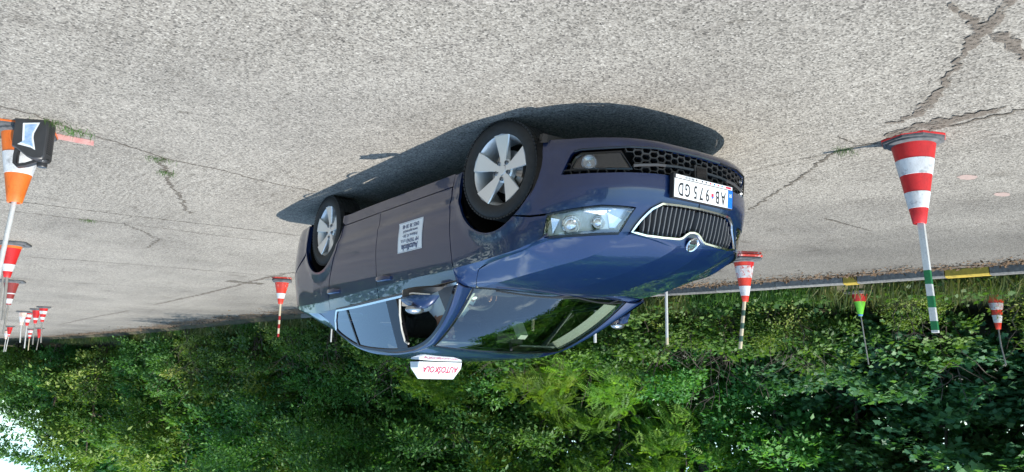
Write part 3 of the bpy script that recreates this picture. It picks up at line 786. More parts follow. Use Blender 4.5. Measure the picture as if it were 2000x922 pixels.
# push the front row of the hood to lie a little behind the grille frame
fy = [q[0] for q in front_pts] + [float(b[1]) for b in noseB[1:]]; fx = [q[1] for q in front_pts] + [float(b[0]) for b in noseB[1:]]
o_ = np.argsort(fy); XFRONT = lambda y: np.interp(y, np.array(fy)[o_], np.array(fx)[o_])
XREAR = lambda y: np.interp(y, [0, .25, .5, .66, .708, .765, .806, .819, .83, .835], [-.262, -.285, -.345, -.412, -.447, -.36, -.283, -.25, -.195, -.1])
ysh = cr([-.5, -.195, 0, .24, .33, .43], [.834, .834, .834, .829, .825, .812])
hp = Panel()
for ya, yb, nv in ((lambda x: 0 * x, c_in[0], 6), (c_in[0], c_oc[0], 12), (c_oc[0], ysh, 10)):
    nu = 46; Pg = np.zeros((nu, nv, 3))
    for j, t in enumerate(np.linspace(0, 1, nv)):
        yy = lambda x: float(ya(x)) * (1 - t) + float(yb(x)) * t
        xr_, xf_ = -.3, .6
        for _ in range(40):
            xr_ = .6 * xr_ + .4 * float(XREAR(yy(xr_))); xf_ = .6 * xf_ + .4 * float(XFRONT(yy(xf_)))
        for i, x in enumerate(np.linspace(xr_, xf_, nu)):
            y = yy(x); Pg[i, j] = (x, y, 0)
    e = 1e-4
    Pg[..., 2] = hood(Pg[..., 0], np.clip(Pg[..., 1], 0, None))
    hp.grid(Pg)
    Pm = Pg * np.array([1, -1, 1]); hp.grid(Pm)
ng = np.stack([noseA, noseA * .6 + noseB * .4 + np.array([.006, 0, .004]), noseA * .25 + noseB * .75 + np.array([.004, 0, .004]), noseB])
hp.grid(ng); hp.grid(ng * np.array([1, -1, 1]))
hood_o = hp.build('hood', 'paint', car, .015)
# grille
gr_out = [(s, z) for s, z in GRI_TOP] + GRI_BOT
gp_ = []
for s, z in GRI_TOP[::-1] + GRI_BOT[::-1][:-1]: pass
halfL = [(1.03, .70), (.981, .768)] + GRI_TOP[1:]
loop = [(SF, .585), (1.281, .587), (1.151, .594), (1.093, .628), (1.03, .70), (.983, .764)] + GRI_TOP[1:]
grille = MB(); pts = [shell(*q) for q in dens(loop, .03) if True]
pts = [shell(*q) for q in dens(loop + [], .03)]
# keep only the outline, not the centre line
ol = []
for i in range(len(loop) - 1):
    a = np.array(loop[i]); b = np.array(loop[i + 1]); n = max(1, int(np.hypot(*(b - a)) / .03))
    ol += [tuple(a + (b - a) * k / n) for k in range(n)]
ol.append(loop[-1])
P3 = [shell(*q) for q in ol]
full = [(q[0] + .002, q[1], q[2]) for q in P3] + [(q[0] + .002, -q[1], q[2]) for q in P3[::-1][1:-1]]
grille.sweep(full, .016, .011, [(1, q[1] * .8, .15) for q in full], closed=True)
grille_o = grille.build('grille', 'chrome', car); autosmooth(grille_o, 50)
for side in (1, -1):
    p = Panel(); p.cdt(shell, loop, .05, 0); p.build('grille_backing', 'void_black', grille_o, 0, -.05, side)
    for k in range(11):
        s = 1.062 + k * .0358
        zt = float(np.interp(s, [g[0] for g in GRI_TOP], [g[1] for g in GRI_TOP])) - .012
        zb_ = float(np.interp(s, [1.03, 1.093, 1.151, 1.281, SF], [.70, .628, .594, .587, .585])) + .012
        zs = np.linspace(zb_, zt, 6); R1 = []
        for z in zs:
            c0 = shell(s, z); c1 = shell(s + .008, z); bulge = .010 * math.sin(math.pi * (z - zb_) / (zt - zb_))
            tx = c1 - c0; tx /= np.linalg.norm(tx); nn = np.array([-tx[1], tx[0], 0]); nn = nn if nn[0] > 0 else -nn
            q = c0 + nn * (bulge - .006)
            ring = [q - tx * .0035, q + tx * .0035, q + tx * .008 - nn * .04, q - tx * .008 - nn * .04]
            R1.append([(a[0], a[1] * side, a[2]) for a in ring])
        hb = MB(); hb.rings(R1); hb.build('slat', 'slat_grey', grille_o)
        hb = MB(); hb.rings([[(r[0][0] + .0012, r[0][1], r[0][2]), (r[1][0] + .0012, r[1][1], r[1][2]), (r[1][0] - .002, r[1][1], r[1][2]), (r[0][0] - .002, r[0][1], r[0][2])] for r in R1])
        if False: hb.build('slat_edge', 'satin_chrome', grille_o)
# emblem: chrome ring, dark disc, chrome arrow with a three-feather wing
ec = Vector((.797, 0, .794)); en = Vector((.80, 0, .60)).normalized(); eu = Vector((0, 1, 0)); ev = en.cross(eu)
ev = Vector((-en.z, 0, en.x))
hb = MB(); hb.lathe([(.034, .0), (.046, .0), (.047, .006), (.043, .010), (.037, .008), (.034, .004)], ec - en * .004, en, 32, False, False)
em = autosmooth(hb.build('emblem', 'chrome', car), 40)
hb = MB(); hb.lathe([(.037, .0), (.037, .003), (0, .0045)], ec - en * .003, en, 28, False, False); hb.build('emblem_disc', 'ink', em)
hb = MB()
def epoly(pts, h=.0075):
    b = [ec + eu * -x + ev * y for x, y in pts]; n = len(b)
    hb.add([tuple(q + en * .001) for q in b] + [tuple(q + en * h) for q in b], [tuple(range(n, 2 * n))] + [(i, (i + 1) % n, n + (i + 1) % n, n + i) for i in range(n)])
epoly([(-.033, -.006), (.012, -.006), (.012, -.014), (.033, 0), (.012, .006), (-.033, .002)])
for k in range(3): epoly([(-.026 + k * .011, .004), (-.019 + k * .011, .004), (-.010 + k * .010, .024 - k * .004), (-.016 + k * .010, .027 - k * .004)])
hb.build('emblem_mark', 'chrome', em)
# number plate
pz0, pz1 = .417, .560; px0, px1 = .897, .886
tilt = Vector((px1 - px0, 0, pz1 - pz0)).normalized(); pn = Vector((tilt.z, 0, -tilt.x))
def plate_pt(y, h, d=0): return Vector((px0, y, pz0)) + tilt * h + pn * d
def plate_box(name, y0, y1, h0, h1, d0, d1, material, parent):
    v = [tuple(plate_pt(y, h, d)) for d in (d0, d1) for y, h in ((y0, h0), (y1, h0), (y1, h1), (y0, h1))]
    return mesh_obj(name, v, [(3, 2, 1, 0), (4, 5, 6, 7), (0, 1, 5, 4), (1, 2, 6, 5), (2, 3, 7, 6), (3, 0, 4, 7)], material, parent)
plate = plate_box('number_plate', -.267, .267, 0, .143, -.022, .004, 'black_plastic', car)
plate_box('plate_panel', -.258, .258, .028, .137, .004, .0055, 'plate_white', plate)
plate_box('dealer_strip', -.255, .248, .004, .023, .004, .0055, 'plate_white', plate)
plate_box('country_band', -.258, -.216, .0285, .1365, .0055, .0062, 'plate_blue', plate)
LX = (0, 1, 0)
def ptxt(body, y, h, size, mt, align='LEFT', xs=1.0, off=0.0): text_mesh('lettering', body, size, plate_pt(y, h, .0064), LX, tuple(tilt), mt, plate, .0003, align, 0, off, xs)
for ch_, y_ in zip('AB975GD', (-.172, -.119, -.029, .025, .078, .146, .204)): ptxt(ch_, y_, .083, .108, 'ink', 'CENTER', .60, .0008)
ptxt('SK', -.252, .058, .030, 'white_print', xs=.85)
ptxt('0905 333 333', .09, .0135, .017, 'ink', xs=.85)
plate_box('dealer_mark', -.243, -.195, .008, .019, .0056, .0062, 'ink_red', plate)
for y, m_ in ((-.165, 'plate_blue'), (-.13, 'ink_red'), (-.095, 'plate_blue'), (-.06, 'ink_red'), (-.02, 'ink'), (.015, 'grey_plastic'), (.065, 'ink')):
    plate_box('dealer_mark', y, y + .012, .009, .018, .0056, .0062, m_, plate)
v = [tuple(plate_pt(y, h, .0064)) for y, h in ((-.084, .072), (-.064, .072), (-.064, .094), (-.074, .103), (-.084, .094))]
mesh_obj('coat_of_arms', v, [(0, 1, 2, 3, 4)], 'ink_red', plate)
v = [tuple(plate_pt(y, h, .0067)) for y, h in ((-.084, .090), (-.064, .090), (-.064, .094), (-.074, .103), (-.084, .094))]
mesh_obj('coat_of_arms', v, [(0, 1, 2, 3, 4)], 'plate_blue', plate)
# radar box in the intake
hb = MB(); hb.box((.862, 0, .372), (.03, .115, .085)); hb.box((.878, 0, .372), (.006, .085, .06), mi=1); hb.build('radar_box', ['black_plastic', 'gloss_black'], car)

# ---------------- greenhouse
WIN = [(-.442, .982), (-.75, .998), (-1.224, 1.016), (-1.8, 1.036), (-2.374, 1.052), (-2.50, 1.12), (-2.592, 1.204), (-2.47, 1.29), (-2.303, 1.352), (-2.0, 1.385), (-1.688, 1.396), (-1.434, 1.384), (-1.25, 1.355), (-1.087, 1.312), (-.92, 1.247), (-.751, 1.164), (-.60, 1.078)]
Ex = cr([-3.66, -3.33, -2.86, -2.5, -2.0, -1.5, -1.165], [.615, .58, .565, .578, .592, .60, .606])
Ez = cr([-3.66, -3.33, -2.86, -2.6, -2.32, -1.9, -1.45, -1.165], [.968, 1.078, 1.252, 1.325, 1.385, 1.432, 1.415, 1.369])
zc_ = cr([-3.66, -3.42, -3.1, -2.75, -2.6, -2.3, -1.95, -1.6, -1.3, -1.06], [1.02, 1.085, 1.23, 1.365, 1.405, 1.448, 1.466, 1.459, 1.438, 1.403])
def res(pts, n):
    P = np.array(pts, float); d = np.concatenate([[0], np.cumsum(np.linalg.norm(np.diff(P, axis=0), axis=1))])
    t = np.linspace(0, d[-1], n); return np.stack([cr(d, P[:, k])(t) for k in range(P.shape[1])], 1)
def wp(x, z): return (x, float(gy(np.array(x), np.array(z))), z)
def sp(s): q = shell(s, Zq(s)); return tuple(q)
railL = [wp(-.442, .984), wp(-.60, 1.08), wp(-.751, 1.166), wp(-.92, 1.249), wp(-1.087, 1.314), wp(-1.25, 1.357), wp(-1.434, 1.386), wp(-1.688, 1.398), wp(-2.0, 1.387), wp(-2.303, 1.354), wp(-2.47, 1.292), wp(-2.60, 1.206), wp(-2.68, 1.12), sp(-2.80), sp(-3.0), sp(-3.3), sp(-3.62)]
railU = [tuple(ws(1.0, t)) for t in (.0, .27, .52, .78, 1.0)] + [(x, float(Ex(x)), float(Ez(x))) for x in (-1.30, -1.48, -1.75, -2.05, -2.33, -2.50, -2.64, -2.76, -2.88, -3.05, -3.35, -3.64)]
nr = 90
def pres(pts, n):
    P = np.array(pts); i = np.arange(len(P)); t = np.linspace(0, len(P) - 1, n); return np.stack([cr(i, P[:, k])(t) for k in range(3)], 1)
A_, B_ = pres(railL, nr), pres(railU, nr)
out = np.array([0, .75, .66]); rows = []
for t in np.linspace(0, 1, 9): rows.append(A_ * (1 - t) + B_ * t + out * (.020 * 4 * t * (1 - t)))
RAIL = np.stack(rows)
for side in (1, -1):
    p = Panel(); p.grid(RAIL); p.build('roof_rail_panel', 'paint', car, .012, mir=side)
    q = Panel(); inner = RAIL[:, 4:48] - np.array([0, .022, .018]); q.grid(inner, np.array([-1.4, 3, 1.2])); q.build('pillar_trim', 'trim_light', car, 0, 0, side)
    p = Panel(); p.cdt(glassfn, [(-2.374, 1.046), (-2.80, 1.05), (-2.68, 1.12), (-2.605, 1.2), (-2.592, 1.204), (-2.50, 1.12)], .03, 0); p.build('window_corner_panel', 'paint', car, .01, mir=side)
    # window seal, chrome belt strip, pillars, glass
    hb = MB(); pts = [wp(*q_) for q_ in WIN]; pts = [pts[0]] + [tuple(q_) for q_ in res(pts[4:] + [pts[0]], 60)]
    hb.sweep([(q_[0], (q_[1] + .001) * side, q_[2]) for q_ in pts], .030, .005, (0, side, .5)); hb.build('window_seal', 'gloss_black', car)
    hb = MB(); b = [wp(x, float(Zb(x)) + .006) for x in np.linspace(-.442, -2.374, 22)] + [wp(-2.43, 1.085), wp(-2.51, 1.135), wp(-2.597, 1.207)]
    hb.sweep([(q_[0], (q_[1] + .002) * side, q_[2]) for q_ in b], .022, .006, (0, side, .4)); hb.build('belt_trim', 'satin_chrome', car)
    p = Panel(); p.cdt(glassfn, [(-1.290, 1.02), (-1.450, 1.026), (-1.655, 1.388), (-1.495, 1.385)], .03, 0); p.build('centre_pillar', 'gloss_black', car, .03, .004, side)
    p = Panel(); p.cdt(glassfn, [(-1.455, 1.03), (-2.165, 1.048), (-2.295, 1.345), (-1.95, 1.38), (-1.66, 1.386)], .06, 0); p.build('door_glass', 'side_glass', car, 0, -.004, side)
    p = Panel(); p.cdt(glassfn, [(-2.185, 1.048), (-2.365, 1.056), (-2.49, 1.12), (-2.575, 1.20), (-2.45, 1.29), (-2.315, 1.34)], .06, 0); p.build('quarter_glass', 'side_glass', car, 0, -.004, side)
    hb = MB(); hb.sweep([(q_[0], (q_[1] + .002) * side, q_[2]) for q_ in (wp(-2.174, 1.048), wp(-2.24, 1.2), wp(-2.306, 1.345))], .022, .004, (0, side, .5)); hb.build('glass_divider', 'gloss_black', car)
    p = Panel(); p.cdt(glassfn, [(-.452, .986), (-.70, .996), (-.715, 1.04), (-.735, 1.148), (-.60, 1.074)], .03, 0); p.build('mirror_sail', 'black_plastic', car, .02, .003, side)
    if side < 0:
        p = Panel(); p.cdt(glassfn, [(-.74, 1.0), (-1.29, 1.02), (-1.49, 1.38), (-1.25, 1.345), (-1.087, 1.302), (-.76, 1.16)], .06, 0); p.build('door_glass', 'side_glass', car, 0, -.004, side)
    # pale seal round the inner door frame
    hb = MB(); hb.tube([(-1.285, .835 * side, 1.03), (-1.36, .79 * side, 1.14), (-1.43, .73 * side, 1.25), (-1.455, .685 * side, 1.335), (-1.42, .672 * side, 1.352)], .008, 8); hb.build('door_seal', 'trim_light', car)
for sd in (1, -1):
    tt = np.linspace(.0, 1, 24); wa = ws(np.full(24, 1.0), tt) - np.array([.01, .012, .02]); wb = ws(np.full(24, .86), tt) - np.array([.10, 0, .055])
    p = Panel(); p.grid(np.stack([wa, wa * .6 + wb * .4 + np.array([.01, 0, .01]), wb]), np.array([-3, 0, 0.5])); p.build('pillar_lining', 'trim_light', car, 0, 0, sd)
# windshield
U, Vv = np.meshgrid(np.linspace(-1, 1, 41), np.linspace(0, 1, 25), indexing='ij')
p = Panel(); p.grid(ws(U * .985, .01 + Vv * .98)); p.build('windshield', 'windshield_glass', car, 0)
hb = MB(); wl = [tuple(ws(.985, t)) for t in np.linspace(0, 1, 20)] + [tuple(ws(u, 1.0)) for u in np.linspace(.97, -.97, 30)] + [tuple(ws(-.985, t)) for t in np.linspace(1, 0, 20)]
hb.sweep(wl, .022, .002, (.5, 0, .85)); hb.build('windshield_seal', 'gloss_black', car)
p = Panel(); fr = ws(U[:, :6] * .985, .0 + Vv[:, :6] * .35); p.grid(fr); p.build('windshield_band', 'gloss_black', car, 0, -.006)
# cowl strip and wipers
yy = np.linspace(-.70, .70, 31); rows = []
for t in np.linspace(0, 1, 4):
    a = np.stack([XREAR(np.abs(yy)) + .012, yy, hood(XREAR(np.abs(yy)), yy) - .022], 1); b = ws(yy / .715, -.02); b[:, 2] -= .006
    rows.append(a * (1 - t) + b * t)
p = Panel(); p.grid(np.stack(rows)); p.build('cowl', 'black_plastic', car, .02)
for y0, y1, ln in ((.58, -.02, 1), (-.02, -.56, 1)):
    hb = MB(); pts = []
    for t in np.linspace(0, 1, 10):
        y = y0 * (1 - t) + y1 * t; u = y / .71; w = ws(u, .0 + .03 * math.sin(math.pi * t)); pts.append((w[0] + .012, w[1], w[2] + .012))
    hb.tube(pts, .006, 6); pv = ws(y1 / .71 * .9, -.02); hb.tube([tuple(pv + np.array([.02, .0, .0])), pts[6], pts[4]], .007, 6)
    hb.build('wiper', 'black_plastic', car)
# roof, rear glass, lid
def deck(t, u, x1, first):
    x0 = -1.06 - .105 * u * u if first else first
    x = x0 * (1 - t) + x1 * t
    e = np.abs(u) ** 2.3
    z = zc_(x) * (1 - e) + Ez(np.minimum(x, -1.165)) * e
    y = u * Ex(np.minimum(x, -1.165)); return x, y, z
def deck_grid(xa, xb, nt):
    u, t = np.meshgrid(np.linspace(-1, 1, 41), np.linspace(0, 1, nt), indexing='ij')
    if xa is None: x0 = -1.06 - .105 * u * u
    else: x0 = xa + 0 * u
    x = x0 * (1 - t) + xb * t; e = np.abs(u) ** 2.3
    z = zc_(x) * (1 - e) + Ez(np.minimum(x, -1.165)) * e; y = u * Ex(np.minimum(x, -1.165))
    if xa is None:
        w = np.clip(1 - t * 6, 0, 1); top = ws(u, 1.0 + 0 * u); z = z * (1 - w) + top[..., 2] * w
    return np.stack([x, y, z], -1)
RG = deck_grid(None, -2.72, 40)
p = Panel(); p.grid(RG); p.build('roof', 'paint', car, .012)
p = Panel(); p.grid(RG[2:-2] * np.array([1, .97, 1]) - np.array([0, 0, .028]), np.array([-1.9, 0, 3])); p.build('headliner', 'trim_light', car, 0)
p = Panel(); p.grid(deck_grid(-2.725, -3.42, 14)); p.build('rear_window', 'side_glass', car, 0)
p = Panel(); p.grid(deck_grid(-3.425, -3.66, 8)); p.build('tailgate_lid', 'paint', car, .02)
# black liner behind the panels stands in for gap shade; floor and cabin shell
for side in (1, -1):
    p = Panel()
    aF = [q for q in arc_pts(0, .317, .41, 190, -10, 26)]; aR = [q for q in arc_pts(-2.690, .313, .40, 190, -10, 26)]
    poly = [(-3.5, .26)] + aR + aF + [(.50, .25)] + [(.52, .45), (.40, .66), (.40, .77), (.2, .83), (-.2, .85), (-.46, .88), (-.46, .96), (-1.5, .99), (-2.4, 1.0), (-3.5, .92)]
    p.cdt(shell, poly, .08, 0); p.build('dark_gap_liner', 'void_black', car, 0, -.032, side)
hb = MB(); hb.box((-1.35, 0, .235), (4.0, 1.04, .05)); hb.box((-1.33, 0, .245), (1.75, 1.56, .05)); hb.box((.52, 0, .26), (.30, .9, .05)); hb.box((-3.3, 0, .27), (.5, 1.4, .05))
pl = [(float(q[0]) - .05, float(q[1]) * .96) for q in shell(np.linspace(.46, SF, 16), np.full(16, .25))]; pl = pl + [(x, -y) for x, y in pl[::-1]]; hb.add([(x, y, .245) for x, y in pl], [tuple(range(len(pl)))]); hb.box((.3, 0, .26), (.6, 1.1, .04)); hb.box((-.42, 0, .55), (.02, 1.5, .62)); hb.box((.60, 0, .52), (.02, 1.1, .4)); hb.build('floor_pan', 'void_black', car)
# flap ahead of the front wheel
for side in (1, -1):
    hb = MB(); hb.box((.405, .76 * side, .205), (.03, .16, .05), taper=1.15); hb.build('air_deflector', 'black_plastic', car)
# ---------------- wheels
def wheel(x, side, steer, z=.317):
    w = part('wheel', car, (x + 1.4, .775 * side, z)); w.rotation_euler = (0, 0, steer)
    def put(hb, name, mt, ang=None):
        o = hb.build(name, mt); o.parent = w
        if ang: autosmooth(o, ang)
        return o
    S = side; ax = (0, S, 0)
    hb = MB(); pr_ = [(.222, -.085), (.232, -.098), (.262, -.110), (.292, -.108), (.308, -.098), (.3155, -.085)]
    for g in (-.055, -.018, .018, .055): pr_ += [(.317, g - .006), (.308, g - .0055), (.308, g + .0055), (.317, g + .006)]
    pr_ += [(.3155, .085), (.308, .098), (.292, .108), (.262, .112), (.238, .104), (.228, .098), (.224, .085)]
    hb.lathe(pr_, (0, 0, 0), ax, 72, False, False)
    # tread blocks: cross sipes as small raised lugs on the shoulders
    for k in range(72):
        a = 2 * math.pi * k / 72
        for y0 in (-.088, .088):
            r = .3135; c = Vector((r * math.cos(a), y0 * S, r * math.sin(a))); Rm_ = Matrix.Rotation(-a, 3, 'Y')
            hb.box(c, (.010, .030, .0195), np.array(Rm_))
    put(hb, 'tyre', 'rubber', 35)
    hb = MB(); hb.lathe([(.222, -.09), (.205, -.07), (.198, .0), (.203, .055), (.215, .080), (.2275, .088), (.2305, .096), (.2255, .102), (.217, .094), (.208, .080), (.195, .05), (.19, 0), (.19, -.07), (.21, -.09)], (0, 0, 0), ax, 64, False, False)
    # spokes
    for k in range(5):
        a0 = math.radians(-90 + 72 * k + 4); R1 = []
        for r, wd, d, th in ((.030, .042, .062, .05), (.075, .052, .064, .045), (.12, .078, .072, .035), (.17, .106, .082, .03), (.214, .130, .092, .025)):
            ring = []
            for tw, dd in ((-1, 0), (-.93, .006), (0, .0075), (.93, .006), (1, 0), (.7, -th), (-.7, -th)):
                tt = wd / 2 * tw; rr = math.sqrt(max(r * r - (tt * .0) ** 2, 0))
                # keep the outer end on the rim circle
                cx = rr * math.cos(a0) - tt * math.sin(a0); cz = rr * math.sin(a0) + tt * math.cos(a0)
                if r > .2:
                    q = r / math.hypot(cx, cz); cx *= q; cz *= q
                ring.append((cx, (d + dd) * S, cz))
            R1.append(ring if S > 0 else ring[::-1])
        hb.rings(R1)
    hb.lathe([(.075, .02), (.075, .056), (.066, .064), (.030, .060)], (0, 0, 0), ax, 30, False, False)
    put(hb, 'rim', 'alloy', 32).scale = (1.055, 1, 1.055)
    hb = MB(); hb.lathe([(.032, .058), (.033, .068), (.030, .073), (0, .075)], (0, 0, 0), ax, 24, False, False); put(hb, 'hub_cap', 'alloy', 30)
    for k in range(5):
        a = math.radians(-90 + 36 + 72 * k + 4); c = (.056 * math.cos(a), 0, .056 * math.sin(a))
        hb = MB(); hb.lathe([(.0135, .060), (.0135, .0745), (.011, .0765), (.010, .068), (0, .068)], c, ax, 12, False, False); put(hb, 'wheel_bolt', 'alloy_dark', 30)
    hb = MB(); hb.lathe([(.06, .0), (.138, .0), (.138, .012), (.06, .012)], (0, 0, 0), ax, 40, False, False); hb.lathe([(.06, 0), (.06, .03), (0, .03)], (0, 0, 0), ax, 20, False, False); put(hb, 'brake_disc', 'steel', 30)
    hb = MB()
    for k in range(7):
        a = math.radians(-28 + 8 * k); hb.box((.125 * math.cos(a), .012 * S, .125 * math.sin(a)), (.05, .06, .024), np.array(Matrix.Rotation(-a, 3, 'Y')))
    put(hb, 'brake_caliper', 'steel')
    hb = MB(); hb.lathe([(.19, -.05), (0, -.05)], (0, 0, 0), ax, 24, False, False); put(hb, 'dust_shield', 'void_black')
for x, st in ((0, math.radians(-11)), (-2.686, 0)):
    for side in (1, -1): wheel(x, side, st)
# ---------------- mirrors with an extra instructor mirror clipped on top
def mrp(q, side):
    y = abs(q[1]); y2 = .866 + (y - .862) * (.64 if side > 0 else .52)
    return (q[0] - max(0, y2 - .868) * (1.05 if side > 0 else 1.9), y2 * side, q[2] - .018 * (y - .862) / .26)
for side in (1, -1):
    mr = MB(); R1 = []
    # lower black foot and housing
    for y, x0, x1, z0, z1 in ((.862, -.60, -.66, .985, 1.010), (.92, -.56, -.67, .996, 1.035), (1.0, -.545, -.69, 1.004, 1.066), (1.08, -.56, -.71, 1.014, 1.075), (1.125, -.60, -.70, 1.032, 1.075)):
        R1.append([(x0, y * side, z0 + .012), (x0 - .012, y * side, z1), (x1, y * side, z1), (x1 + .01, y * side, z0), (x0 - .03, y * side, z0)])
    R1 = [[mrp(q, side) for q in r] for r in R1]; mr.rings(R1 if side > 0 else [r[::-1] for r in R1]); mo = mr.build('side_mirror', 'black_plastic', car); autosmooth(mo, 50)
    cap = MB(); R1 = []
    for y, x0, x1, z0, zt in ((.905, -.585, -.68, 1.06, 1.085), (.94, -.56, -.69, 1.063, 1.125), (.99, -.545, -.70, 1.066, 1.153), (1.04, -.545, -.705, 1.069, 1.150), (1.09, -.555, -.71, 1.072, 1.132), (1.125, -.585, -.705, 1.076, 1.112), (1.14, -.62, -.69, 1.082, 1.10)):
        R1.append([(x0, y * side, z0), (x0 - .004, y * side, z0 * .6 + zt * .4), (x0 - .025, y * side, z0 * .18 + zt * .82), (x0 * .6 + x1 * .4, y * side, zt), (x1, y * side, zt - .004), (x1, y * side, z0)])
    R1 = [[mrp(q, side) for q in r] for r in R1]; cap.rings(R1 if side > 0 else [r[::-1] for r in R1]); autosmooth(cap.build('mirror_cap', 'paint', mo), 50)
    ml = MB(); ml.box((-.706, 1.02 * side, 1.085), (.006, .20, .11)); ml.v = [mrp(q, side) for q in ml.v]; ml.build('mirror_glass', 'chrome', mo)
    ind = MB(); ind.box((-.575, 1.06 * side, 1.064), (.05, .13, .010)); ind.v = [mrp(q, side) for q in ind.v]; ind.build('mirror_trim', 'satin_chrome', mo)
    pod = MB(); bm_ = bmesh.new(); bmesh.ops.create_icosphere(bm_, subdivisions=3, radius=1)
    vv = [((q.co.x * .045 - .63), (q.co.y * .068 + 1.075) * side, q.co.z * (.030 if q.co.z > 0 else .034) + 1.165 - .018 * 0) for q in bm_.verts]
    vv = [(x_ - (.14 if side > 0 else .22), (abs(y_) - (.085 if side > 0 else .105)) * side, z_ - .014) for x_, y_, z_ in vv]
    pod.add(vv, [tuple(x.index for x in f.verts) for f in bm_.faces]); bm_.free()
    po = pod.build('auxiliary_mirror', 'silver_pod', mo, smooth=True)
    st = MB(); st.box((-.78, .975 * side, 1.128), (.05, .05, .025)); st.build('mirror_clip', 'black_plastic', mo)
# ---------------- door sticker with its lettering
def shy(x, z): return float(shell(x, z)[1])
stp = [(-1.203, .487), (-.842, .487), (-.842, .71), (-1.203, .71)]
p = Panel(); p.cdt(shell, stp, .03, 0); stk = p.build('advert_sticker', 'plate_white', door_f, 0, .0022)
def stext(body, x, z, size, xs=1.0, off=0.0):
    y0 = shy(-1.0, z) + .0045
    text_mesh('lettering', body, size, (x, y0, z), (-1, 0, 0), (0, shy(-1.0, z + .02) - shy(-1.0, z - .02), .04), 'ink_blue', stk, .0003, 'CENTER', 0, off, xs)
stext('Autoškola', -1.022, .675, .062, .95, .0012)
stext('MP TREND s.r.o.', -1.022, .630, .041, .92)
stext('Pribišova 47, BA -', -1.022, .592, .033, .95)
stext('www.mptrend.sk', -1.022, .560, .033, .95)
stext('0905 38 38 48', -1.022, .520, .044, .95)
hb = MB(); e_ = [(-1.197, .493), (-.848, .493), (-.848, .704), (-1.197, .704)]
hb.sweep([(x, shy(x, z) + .0026, z) for x, z in dens(e_, .06)], .002, .0004, (0, 1, 0), closed=True); hb.build('sticker_border', 'ink_blue', stk)
# ---------------- cabin
def seat(x, y, rear=False):
    w = .26 if not rear else .62; s = MB()
    def cushion(c, d, R=None, k=.35):
        bm_ = bmesh.new(); bmesh.ops.create_cube(bm_, size=1); bmesh.ops.bevel(bm_, geom=bm_.edges[:], offset=.16, segments=3, affect='EDGES')
        Rm_ = np.array(R) if R is not None else np.eye(3)
        s.add([tuple(Rm_ @ np.array([q.co.x * d[0], q.co.y * d[1], q.co.z * d[2]]) + np.array(c)) for q in bm_.verts], [tuple(a.index for a in f.verts) for f in bm_.faces]); bm_.free()
    rt = Matrix.Rotation(math.radians(-20), 3, 'Y')
    cushion((x, y, .50), (.52, w * 2, .16)); cushion((x - .33, y, .80), (.14, w * 1.95, .62), rt)
    o = s.build('seat', 'seat', car); autosmooth(o, 60)
    for hy in ((y,) if not rear else (y - .4, y + .4)):
        s.v, s.f, s.m = [], [], []; cushion((x - .47, hy, 1.185), (.10, .27, .19), rt); s.tube([(x - .44, hy - .06, 1.04), (x - .46, hy - .06, 1.14)], .007, 6); s.tube([(x - .44, hy + .06, 1.04), (x - .46, hy + .06, 1.14)], .007, 6)
        hr = s.build('headrest', 'seat', o); autosmooth(hr, 60)
seat(-1.30, .37); seat(-1.30, -.37); seat(-2.25, 0, True)
hb = MB(); R1 = []
for x, z in ((-.42, .955), (-.55, .985), (-.72, .995), (-.86, .975), (-.92, .90), (-.90, .70)): R1.append([(x, y, z + (.02 if .15 < y < .6 and -.9 < x < -.6 else 0)) for y in np.linspace(-.72, .72, 13)])
hb.rings(R1, False, False, False); autosmooth(hb.build('dashboard', 'dash', car), 50)
hb = MB(); c0 = Vector((-1.0, .37, .93)); an = Vector((-.90, 0, .44)).normalized(); u_ = Vector((0, 1, 0)); v_ = an.cross(u_)
hb.tube([tuple(c0 + (u_ * math.cos(a) + v_ * math.sin(a)) * .185) for a in np.linspace(0, 2 * math.pi, 33)], .015, 8)
for a in (0, math.pi, -math.pi / 2): hb.tube([tuple(c0 - an * .02), tuple(c0 + (u_ * math.cos(a) + v_ * math.sin(a)) * .18)], .016, 6)
hb.lathe([(.065, -.03), (.07, .0), (.05, .012), (0, .014)], c0 - an * .015, an, 18); hb.tube([tuple(c0 - an * .02), (-.75, .37, .86)], .03, 8)
autosmooth(hb.build('steering_wheel', 'dash', car), 40)
hb = MB(); hb.box((-1.02, .02, 1.295), (.03, .24, .07)); hb.tube([(-1.01, .02, 1.32), (-.985, .02, 1.385)], .012, 6); hb.build('rear_view_mirror', 'dash', car)
hb = MB(); hb.box((-1.034, .02, 1.295), (.002, .225, .058)); hb.build('rear_view_glass', 'chrome', car)
hb = MB(); hb.box((-.93, -.02, 1.235), (.05, .07, .13), np.array(Matrix.Rotation(math.radians(35), 3, 'Y'))); hb.build('sensor_cover', 'trim_light', car)
for y in (-.35, .37):
    hb = MB(); hb.box((-1.20, y, 1.352), (.13, .36, .014), np.array(Matrix.Rotation(math.radians(10), 3, 'Y'))); hb.build('sun_visor', 'trim_light', car)
q = ws(.93, .14); hb = MB(); hb.lathe([(.018, 0), (.018, .001), (0, .0012)], tuple(q + np.array([-.006, 0, -.008])), (.5, 0, .86), 10); hb.build('vignette_sticker', 'plate_white', car)

